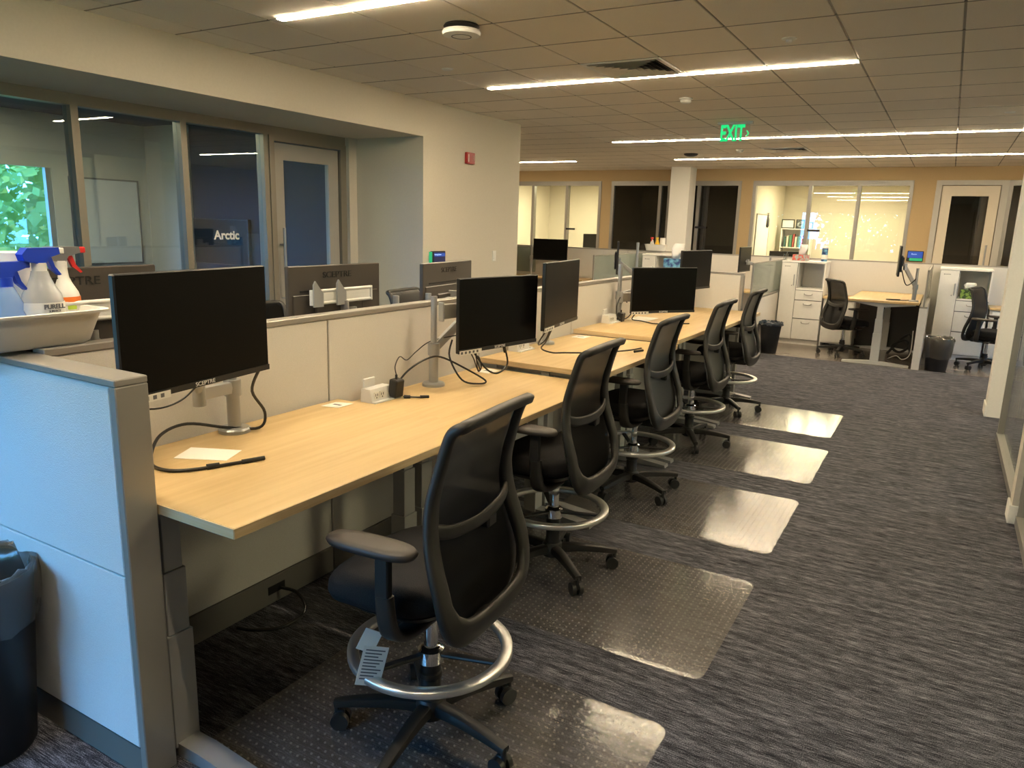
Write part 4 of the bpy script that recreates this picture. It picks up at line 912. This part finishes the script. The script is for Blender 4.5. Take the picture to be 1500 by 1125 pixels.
# ------------------------------------------------------------------ waste bins
def bin_(label, x, y, r0, r1, h, bag=True, bag_m='liner', bagdrop=.1, square=False, seedv=1):
    t = thing('waste_bin', label, 'waste bin', (x, y, 0)); rr = random.Random(seedv)
    prof = [(r0 * .96, 0), (r0, .01), (r1, h), (r1 + .006, h + .004), (r1 - .004, h), (r0 - .008, .012), (.01, .012)]
    obj('bin', MB().lathe(prof, seg=28).mesh('bin', 'bin_black', True), t)
    if bag:
        rings = []
        for zz, ro in ((h - bagdrop, .012), (h - bagdrop * .6, .022), (h - .02, .016), (h + .012, .010), (h + .016, -.006), (h - .03, -.018), (h - .14, -.03)):
            rad = r0 + (r1 - r0) * min(1, zz / h)
            rings.append([((rad + ro + rr.uniform(-.006, .008)) * math.cos(2 * PI * k / 40), (rad + ro + rr.uniform(-.006, .008)) * math.sin(2 * PI * k / 40), zz + rr.uniform(-.010, .010)) for k in range(40)])
        f = MB(); f.loft(rings, caps=False); obj('bag_liner', f.mesh('bag_liner', bag_m, True, 1.5), t)
    return t
bin_('black waste bin with dark liner at the near end panel, bottom left', -2.36, .93, .135, .175, .58, True, 'liner', .16, seedv=3)
bin_('round black waste bin by the white cabinets beyond the last drafting chair', -1.955, 10.43, .10, .14, .41, True, 'bag_inside', .03, seedv=4)
bin_('black waste bin with a loose clear bag beside the far white panel', 0.045, 10.44, .12, .15, .40, True, 'liner_pale', .24, seedv=5)

# ------------------------------------------------------------------ far cubicles
t = thing('back_partition', 'low cream partition with thin cap in front of the far offices', 'partition', (-2.5, 12.03, 0))
ex = [-7.1, -5.9, -4.7, -3.45, -2.13, -.16, 1.4, 2.9]
for a, c in zip(ex, ex[1:]):
    obj('panel', MB().box(a + 2.504, c + 2.496, -.03, -.018, .105, 1.235, bev=.002).mesh('panel', 'fabric_panel'), t)
    obj('skirt', bx('skirt', 'panel_skirt', a + 2.504, c + 2.496, -.028, .028, .004, .10), t)
obj('core', bx('core', 'panel_trim', -4.6, 5.4, -.018, .03, .1, 1.235), t)
obj('cap', bx('cap', 'panel_trim', -4.6, 5.4, -.034, .034, 1.235, 1.252), t)
def cabinet(label, x0, y0, w_=.60, dpt=.47, h=1.215, tissue=False):
    t = thing('storage_cabinet', label, 'cabinet', (x0, y0, 0), 0, 'white storage cabinets in the far cubicles')
    th = .018; dw = .215
    f = MB(); f.box(0, th, 0, dpt, .07, h - .025).box(w_ - th, w_, 0, dpt, .07, h - .025).box(th, w_ - th, dpt - .012, dpt, .07, h - .025).box(dw, dw + th, .004, dpt - .012, .07, h - .025).box(dw + th, w_ - th, 0, dpt - .012, .80, .82).box(th, w_ - th, .01, dpt - .012, .07, .09)
    obj('carcass', f.mesh('carcass', 'cabinet_white'), t)
    obj('gap_shade', MB().box(.001, dw + .012, -.0008, .0, .072, h - .026).box(dw + .008, w_ - .001, -.0008, .0, .072, .80).mesh('gap_shade', 'grey_print'), t)  # dark strip behind the fronts paints the shade in their gaps
    obj('top', bx('top', 'cabinet_white', -.004, w_ + .004, -.012, dpt, h - .025, h, bev=.002), t)
    obj('plinth', bx('plinth', 'cabinet_white', .002, w_ - .002, .012, dpt, 0, .07), t)
    d = obj('door', bx('door', 'cabinet_white', .003, dw + .006, -.018, -.001, .075, h - .03, bev=.002), t)
    obj('handle', MB().cyl((dw - .025, -.035, .86), (dw - .025, -.035, 1.02), .007).cyl((dw - .025, -.035, .87), (dw - .025, -.018, .87), .004).cyl((dw - .025, -.035, 1.01), (dw - .025, -.018, 1.01), .004).mesh('handle', 'silver', True), d)
    obj('lock', MB().cyl((dw - .05, -.022, .86), (dw - .05, -.017, .86), .008).mesh('lock', 'panel_trim', True), d)
    obj('emblem', MB().box(.045, .06, -.0195, -.018, h - .085, h - .075).box(.065, .125, -.0195, -.018, h - .083, h - .077).mesh('emblem', 'grey_print'), d)
    for za, zb in ((.655, .795), (.385, .65), (.075, .38)):
        dr = obj('drawer', bx('drawer', 'cabinet_white', dw + .012, w_ - .004, -.018, -.001, za + .003, zb - .003, bev=.002), t)
        cx_ = (dw + w_) / 2
        obj('handle', MB().tube([(cx_ - .055, -.018, zb - .045), (cx_ - .045, -.038, zb - .058), (cx_, -.042, zb - .064), (cx_ + .045, -.038, zb - .058), (cx_ + .055, -.018, zb - .045)], .0065).mesh('handle', 'panel_trim', True), dr)
    return t
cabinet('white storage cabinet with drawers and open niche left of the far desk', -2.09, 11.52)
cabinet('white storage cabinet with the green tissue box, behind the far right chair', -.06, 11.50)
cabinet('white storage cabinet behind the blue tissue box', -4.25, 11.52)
# left divider with privacy glass
def divider(label, x0, x1, y0, y1, zlow=.74, ztop=1.22):
    t = thing('cubicle_divider', label, 'divider', (x0, y0, 0), 0, 'cubicle dividers with privacy glass'); w_, l = x1 - x0, y1 - y0
    obj('panel', bx('panel', 'fabric_panel', 0, w_, .02, l, .09, zlow, bev=.003), t)
    obj('skirt', bx('skirt', 'panel_skirt', .004, w_ - .004, .02, l, .003, .09), t)
    obj('end_post', bx('end_post', 'cabinet_white', -.003, w_ + .003, 0, .022, .003, zlow + .01, bev=.002), t)
    obj('rail', bx('rail', 'panel_trim', -.002, w_ + .002, 0.0, l, zlow + .01, zlow + .03), t)
    obj('glass_screen', bx('glass_screen', 'privacy', w_ / 2 - .006, w_ / 2 + .006, .02, l - .02, zlow + .03, ztop - .012), t)
    obj('screen_frame', MB().box(w_ / 2 - .010, w_ / 2 + .010, 0, .018, zlow + .03, ztop).box(w_ / 2 - .008, w_ / 2 + .008, 0, l, ztop - .012, ztop).mesh('screen_frame', 'panel_trim'), t)
divider('cubicle divider with greenish privacy glass left of the white cabinet', -2.17, -2.11, 9.85, 11.98)
divider('cubicle divider with white end post between far desk and bagged bin', -.215, -.135, 10.27, 11.98, .75)
divider('cubicle divider with privacy glass behind the edge-on monitor', -4.40, -4.34, 9.85, 11.98)
t = thing('far_desk', 'maple sit-stand desk in the far cubicle with grey T-shaped leg', 'desk', (-.62, 11.1, 0))
obj('desktop', bx('desktop', 'maple', -.40, .395, -.80, .80, .79, .82, bev=.003), t)
for s in (-1, 1):
    yc = s * .72
    lg = obj('leg', MB().box(-.075, .025, yc - .03, yc + .03, .04, .40, bev=.002).mesh('leg', 'leg_pale'), t)
    obj('middle_column', MB().box(-.068, .018, yc - .026, yc + .026, .40, .58).mesh('middle_column', 'leg_pale'), lg)
    obj('top_column', MB().box(-.060, .010, yc - .022, yc + .022, .58, .76).mesh('top_column', 'leg_pale'), lg)
    obj('foot', MB().prism([(-.40, .003), (-.40, .022), (-.1, .045), (.08, .045), (.37, .022), (.37, .003)], 'y', yc - .04, yc + .04).mesh('foot', 'leg_pale'), lg)
    obj('top_bracket', MB().prism([(-.34, .79), (-.34, .775), (-.06, .735), (.03, .735), (.36, .775), (.36, .79)], 'y', yc - .015, yc + .015).mesh('top_bracket', 'leg_pale'), lg)
obj('crossbeam', bx('crossbeam', 'leg_pale', -.05, .0, -.68, .68, .72, .75), t)
def worktop(label, x0, x1, ped):
    t = thing('worktop', label, 'desk', ((x0 + x1) / 2, 11.74, 0), 0, 'low worktops along the back partition'); h = (x1 - x0) / 2
    obj('top', bx('top', 'maple', -h, h, -.24, .24, .70, .73, bev=.002), t)
    for k, xx in enumerate((-h + .02, h - .02)): obj('side_panel', bx('side_panel', 'cabinet_white', xx - .01, xx + .01, -.20, .22, .0, .70), t)
    if ped:
        p = obj('pedestal', bx('pedestal', 'cabinet_white', -h + .03, -h + .43, -.20, .22, .06, .70), t)
        for za, zb in ((.08, .38), (.385, .69)):
            obj('drawer', bx('drawer', 'cabinet_white', -h + .034, -h + .426, -.218, -.20, za, zb, bev=.002), p)
    return t
worktop('low maple worktop over white drawers behind the mesh task chair', -1.48, -1.03, True)
worktop('low maple worktop behind the padded task chair at far right', .56, 1.36, True)
worktop('maple worktop with a cable behind the farthest drafting chair', -3.3, -2.2, False)
worktop('maple worktop under the far left monitor', -7.0, -5.3, False)
desk('maple desk in the far left cubicle beside the wall corner', 11.0, 11.0 + .5, .72, -7.0, -6.2, far=True, group='far left desks') if False else None
t = thing('desk_screen', 'dark grey screen standing under the far desk', 'panel', (-.60, 11.95, 0))
obj('board', bx('board', 'bezel_back', -.42, .36, -.012, .012, .02, .70, bev=.003), t); obj('rail', bx('rail', 'panel_trim', -.42, .36, -.014, .014, .70, .72), t)
cable('tangle of black cables under the far desk', [(-.55, 11.3, .03), (-.40, 11.2, .25), (-.30, 11.1, .33), (-.28, 11.05, .2), (-.40, 11.15, .08), (-.50, 11.2, .15), (-.33, 11.1, .25), (-.27, 11.0, .05), (-.45, 11.05, .03)], .018)
tag(obj('white_cable', MB().tube([(0, 0, .0), (.1, -.08, .06), (.18, -.16, .03), (.26, -.2, .12), (.26, -.22, .42)], .006).mesh('white_cable', 'white_plastic', True), None, (-.52, 10.95, .01)), 'white cable hanging at the divider under the far desk', 'cable')
cable('black cord curving below the edge-on far monitor', [(-.47, 10.4, 1.2), (-.42, 10.42, 1.05), (-.38, 10.45, 1.02), (-.32, 10.48, 1.08), (-.30, 10.5, 1.12)], .006)
cable('black cord lying on the far desk', [(-.32, 10.52, .835), (-.40, 10.45, .83), (-.55, 10.42, .828), (-.60, 10.5, .828), (-.45, 10.55, .828)], .006)
# tissue boxes
def tissue_box(label, x, y, z, m, w_=.115, d_=.115, h=.12, sc=1.0, dots=None):
    t = thing('tissue_box', label, 'tissue box', (x, y, z))
    obj('box', bx('box', m, -w_, w_, -d_, d_, 0, h, bev=.003), t)
    rings = []
    rr = random.Random(label)
    for zz, r in ((0, .035), (.05, .05), (.10, .062), (.15, .045)):
        rings.append([((r + rr.uniform(-.015, .015)) * math.cos(2 * PI * k / 12) + zz * .25, (r * .5 + rr.uniform(-.01, .01)) * math.sin(2 * PI * k / 12), h + zz * sc) for k in range(12)])
    f = MB(); f.loft(rings); obj('tissue', f.mesh('tissue', 'tissue', True, 2), t)
noisy('box_blue', (0.01, 0.03, 0.16), (0.16, 0.42, 0.60), (1, 1, 1), 0.5, 22, 0.42, 0.66)
noisy('box_red', (0.55, 0.10, 0.07), (0.35, 0.40, 0.38), (1, 1, 1), 0.5, 30, 0.45, 0.55)
noisy('box_green', (0.03, 0.06, 0.02), (0.22, 0.34, 0.07), (1, 1, 1), 0.5, 26, 0.44, 0.54)
tissue_box('blue patterned tissue box behind the fourth monitor', -2.36, 7.32, 1.212, 'box_blue', .10, .055, .115)
tissue_box('red patterned tissue box on the white cabinet top', -1.87, 11.70, 1.216, 'box_red', .11, .06, .085)
tissue_box('green patterned tissue box in the cabinet niche at far right', .28, 11.62, .821, 'box_green', .075, .075, .12, .6)
t = thing('wipes_canister', 'blue and white wipes canister on the white cabinet top', 'canister', (-1.56, 11.78, 1.216))
obj('body', MB().lathe([(.04, 0), (.042, .005), (.042, .19), (.04, .195)], seg=24).mesh('body', 'box_blue', True), t)
obj('lid', MB().lathe([(.043, .19), (.043, .215), (.03, .222), (.005, .223)], seg=24).mesh('lid', 'white_plastic', True), t)
obj('label', MB().lathe([(.0424, .03), (.0426, .035), (.0426, .09), (.0424, .095)], seg=24, cap0=False, cap1=False).mesh('label', 'paper', True), t)
t = thing('pen_cup', 'clear cup and small things at left of the red tissue box', 'cup', (-2.08, 11.66, 1.216))
obj('cup', MB().lathe([(.03, 0), (.036, .09), (.032, .09), (.027, .006)], seg=16).mesh('cup', 'clear_acrylic', True), t)
obj('pen', MB().cyl((0, 0, .01), (.02, .01, .13), .004).mesh('pen', 'grey_cap'), t)
# second basin far away
t = thing('plastic_basin', 'small white tub with bottles on the far partition, before dark glass', 'basin', (-4.22, 12.03, 1.253))
f = MB(); f.loft([brect(.15, .07, 0, .03), brect(.175, .085, .10, .03), brect(.185, .095, .104, .03), brect(.17, .08, .104, .03), brect(.145, .065, .01, .03), brect(.02, .02, .01, .01)]); obj('tub', f.mesh('tub', 'white_plastic', True, .9), t)
def small_bottle(label, x, cap, bodym):
    t = thing('spray_bottle', label, 'spray bottle', (x, 12.03, 1.265), PI, 'bottles in the far white tub')
    obj('body', MB().lathe([(.035, 0), (.037, .1), (.02, .15), (.015, .17)], seg=16).mesh('body', bodym, True), t)
    obj('head', MB().prism([(-.03, .18), (.05, .18), (.05, .205), (-.03, .205)], 'x', -.012, .012).mesh('head', cap), t)
    obj('trigger', MB().prism([(.02, .18), (.032, .18), (.05, .14), (.044, .138)], 'x', -.006, .006).mesh('trigger', cap), t)
small_bottle('pinkish spray bottle with red trigger in the far white tub', -4.29, 'red_cap', 'bottle_clear')
small_bottle('yellow-topped spray bottle in the far white tub', -4.20, 'yellow', 'yellow')
t = thing('paper_towel_roll', 'paper towel roll standing in the far white tub', 'paper towel', (-4.11, 12.03, 1.265))
obj('roll', MB().lathe([(.015, 0), (.045, 0), (.045, .20), (.015, .20), (.015, 0)], seg=24, cap0=False, cap1=False).mesh('roll', 'tissue', True), t)
obj('core', MB().lathe([(.0148, .001), (.0148, .199)], seg=12, cap0=False, cap1=False).mesh('core', 'maple_edge', True), t)

# far lit office: bookshelf, books, frames, whiteboard, jacket, monitor
t = thing('bookshelf', 'pale bookshelf in the lit far office', 'bookshelf', (-3.0, 17.9, 0))
f = MB(); f.box(-.32, -.30, -.16, .16, 0, 1.70).box(.30, .32, -.16, .16, 0, 1.70).box(-.30, .30, .14, .16, 0, 1.70)
obj('carcass', f.mesh('carcass', 'cabinet_white'), t)
for z in (.05, .45, .86, 1.27, 1.68): obj('shelf', bx('shelf', 'cabinet_white', -.30, .30, -.16, .14, z, z + .02), t)
bc = [(.05, .12, .10), (.6, .55, .45), (.08, .20, .12), (.30, .06, .05), (.55, .5, .42), (.10, .25, .30), (.45, .12, .08), (.12, .12, .16)]
for k, c_ in enumerate(bc): mat('book_%d' % k, c_, .6)
lab_b = {0: ['dark green', 'pale', 'forest green', 'maroon', 'beige', 'teal', 'red', 'navy']}
for row, z in (('upper', 1.29), ('lower', .88)):
    x = -.24
    for k in range(8):
        th = .03 + .012 * ((k * 7) % 3); hh = .23 + .02 * ((k * 5) % 4)
        b_ = thing('book', '%s book standing on the %s shelf of the far office bookshelf' % (lab_b[0][k], row), 'book', (-3.0 + x + th / 2, 17.87, z), 0, 'books on the far bookshelf')
        obj('cover', MB().box(-th / 2, -th / 2 + .003, -.1, .08, 0, hh).box(th / 2 - .003, th / 2, -.1, .08, 0, hh).box(-th / 2, th / 2, -.103, -.1, 0, hh).mesh('cover', 'book_%d' % k), b_)
        obj('pages', bx('pages', 'paper', -th / 2 + .003, th / 2 - .003, -.1, .075, .004, hh - .004), b_)
        x += th + .018
def pframe(label, x, w_, h, m):
    t = thing('picture_frame', label, 'picture frame', (x, 17.82, 1.701), 0, 'frames on the far bookshelf')
    f = MB(); b_ = .022
    f.box(-w_, w_, 0, .015, 0, b_).box(-w_, w_, 0, .015, h - b_, h).box(-w_, -w_ + b_, 0, .015, b_, h - b_).box(w_ - b_, w_, 0, .015, b_, h - b_).box(-.02, .02, .015, .06, 0, .02); obj('frame', f.mesh('frame', 'black'), t)
    obj('picture', bx('picture', m, -w_ + b_, w_ - b_, .006, .010, b_, h - b_), t)
noisy('pic_red', (0.30, 0.06, 0.05), (0.50, 0.35, 0.25), (1, 1, 1), 0.5, 25, .4, .6)
noisy('pic_grey', (0.02, 0.03, 0.04), (0.45, 0.50, 0.52), (1, 1, 1), 0.5, 18, .4, .6)
pframe('wide black picture frame on the far bookshelf', -3.2, .14, .20, 'paper'); pframe('square black photo frame on the far bookshelf', -2.94, .09, .20, 'pic_grey'); pframe('small red picture on the far bookshelf', -2.74, .075, .15, 'pic_red')
t = thing('whiteboard', 'thin-framed whiteboard on the side wall of the lit far office', 'whiteboard', (-3.45, 16.3, .8))
obj('board', bx('board', 'white_plastic', 0, .015, -.55, .65, 0, 1.15), t)
obj('frame', MB().box(0, .02, -.57, -.55, -.02, 1.17).box(0, .02, .65, .67, -.02, 1.17).box(0, .02, -.55, .65, 1.15, 1.17).box(0, .05, -.55, .65, -.02, 0).mesh('frame', 'frame_alu'), t)
t = thing('hanging_jacket', 'black garment hanging beside the far whiteboard', 'jacket', (-3.42, 16.72, 1.70))
obj('garment', MB().lathe([(.03, 0), (.075, .03), (.07, .14), (.045, .22), (.02, .29), (.01, .31)], seg=12, sx=.35).mesh('garment', 'black', True), t); obj('hook', MB().cyl((-.03, 0, .30), (.03, 0, .30), .008).mesh('hook', 'silver'), t)
t = thing('office_desk', 'pale desk below the bookshelf in the lit far office', 'desk', (-2.6, 16.9, 0))
obj('top', bx('top', 'maple', -.7, .9, -.4, .4, .72, .75), t)
for sx_ in (-.66, .86): obj('leg', bx('leg', 'leg_grey', sx_ - .03, sx_ + .03, -.3, .3, 0, .72), t)
def desk_mon(label, x, y, z, rz):
    t = thing('monitor', label, 'monitor', (x, y, z), rz, 'monitors on stands in the far offices')
    obj('housing', MM['housing'], t, (0, 0, .10)); obj('screen', MM['screen'], t, (0, 0, .10)); obj('stand', MB().box(-.12, .12, -.06, .12, 0, .012, bev=.004).box(-.03, .03, .05, .08, .012, .28).mesh('stand', 'bezel'), t)
desk_mon('monitor below the bookshelf inside the lit far office', -3.05, 16.9, .751, .4)
t = thing('office_desk', 'pale desk with monitor in the far left lit office', 'desk', (-7.0, 16.4, 0))
obj('top', bx('top', 'cabinet_white', -.9, .4, -.4, .4, .95, .98), t)
for sx_ in (-.86, .36): obj('leg', bx('leg', 'leg_grey', sx_ - .03, sx_ + .03, -.3, .3, 0, .95), t)
desk_mon('monitor at right inside the far left lit office', -7.25, 16.3, .981, 1.1)
t = thing('whiteboard', 'whiteboard on the side wall of the dark far office', 'whiteboard', (-4.95, 16.98, .6))
obj('board', bx('board', 'wall_grey_dark', -.9, .1, -.015, 0, 0, 1.2), t); obj('frame', MB().box(-.92, -.9, -.02, 0, -.02, 1.22).box(.1, .12, -.02, 0, -.02, 1.22).box(-.9, .1, -.02, 0, 1.2, 1.22).box(-.9, .1, -.04, 0, -.02, 0).mesh('frame', 'black'), t)
# mirror-dark wardrobe at far left edge of the cubicle
t = thing('glass_screen', 'grey translucent desk screen at far left by the wall corner', 'screen', (-6.9, 11.96, .78))
obj('sheet', bx('sheet', 'privacy', -.35, .45, -.006, .006, 0, .44), t); obj('rail', bx('rail', 'panel_trim', -.35, .45, -.01, .01, .44, .455), t)

# meeting room furniture seen through the left glazing
t = thing('whiteboard', 'framed whiteboard on the cream wall inside the meeting room', 'whiteboard', (-9.1, 5.62, 1.0))
obj('board', bx('board', 'white_plastic', 0, .015, -.42, .42, 0, 1.0), t)
obj('frame', MB().box(0, .022, -.44, -.42, -.02, 1.02).box(0, .022, .42, .44, -.02, 1.02).box(0, .022, -.42, .42, 1.0, 1.02).box(0, .05, -.42, .42, -.02, 0).mesh('frame', 'grey_print'), t)
t = thing('wall_screen', 'dark wall screen behind the white lettering in the meeting room', 'screen', (-7.80, 6.3, 1.02))
obj('housing', bx('housing', 'bezel', -.5, .5, -.05, 0, 0, .56, bev=.006), t); obj('screen', bx('screen', 'screen', -.485, .485, -.052, -.05, .015, .545), t)
t = thing('room_light', 'linear lamp added on the meeting room ceiling to brighten the room', 'light', (-7.4, 3.6, 2.70))
obj('housing', bx('housing', 'white_plastic', -.9, .9, -.22, .22, -.02, -.001), t); obj('diffuser', bx('diffuser', 'room_light', -.88, .88, -.20, .20, -.026, -.02), t)  # unseen lamp, added and sized to brighten the room behind the glazing
tree(-13.0, 5.6, 6.0, 'outside the meeting room window')
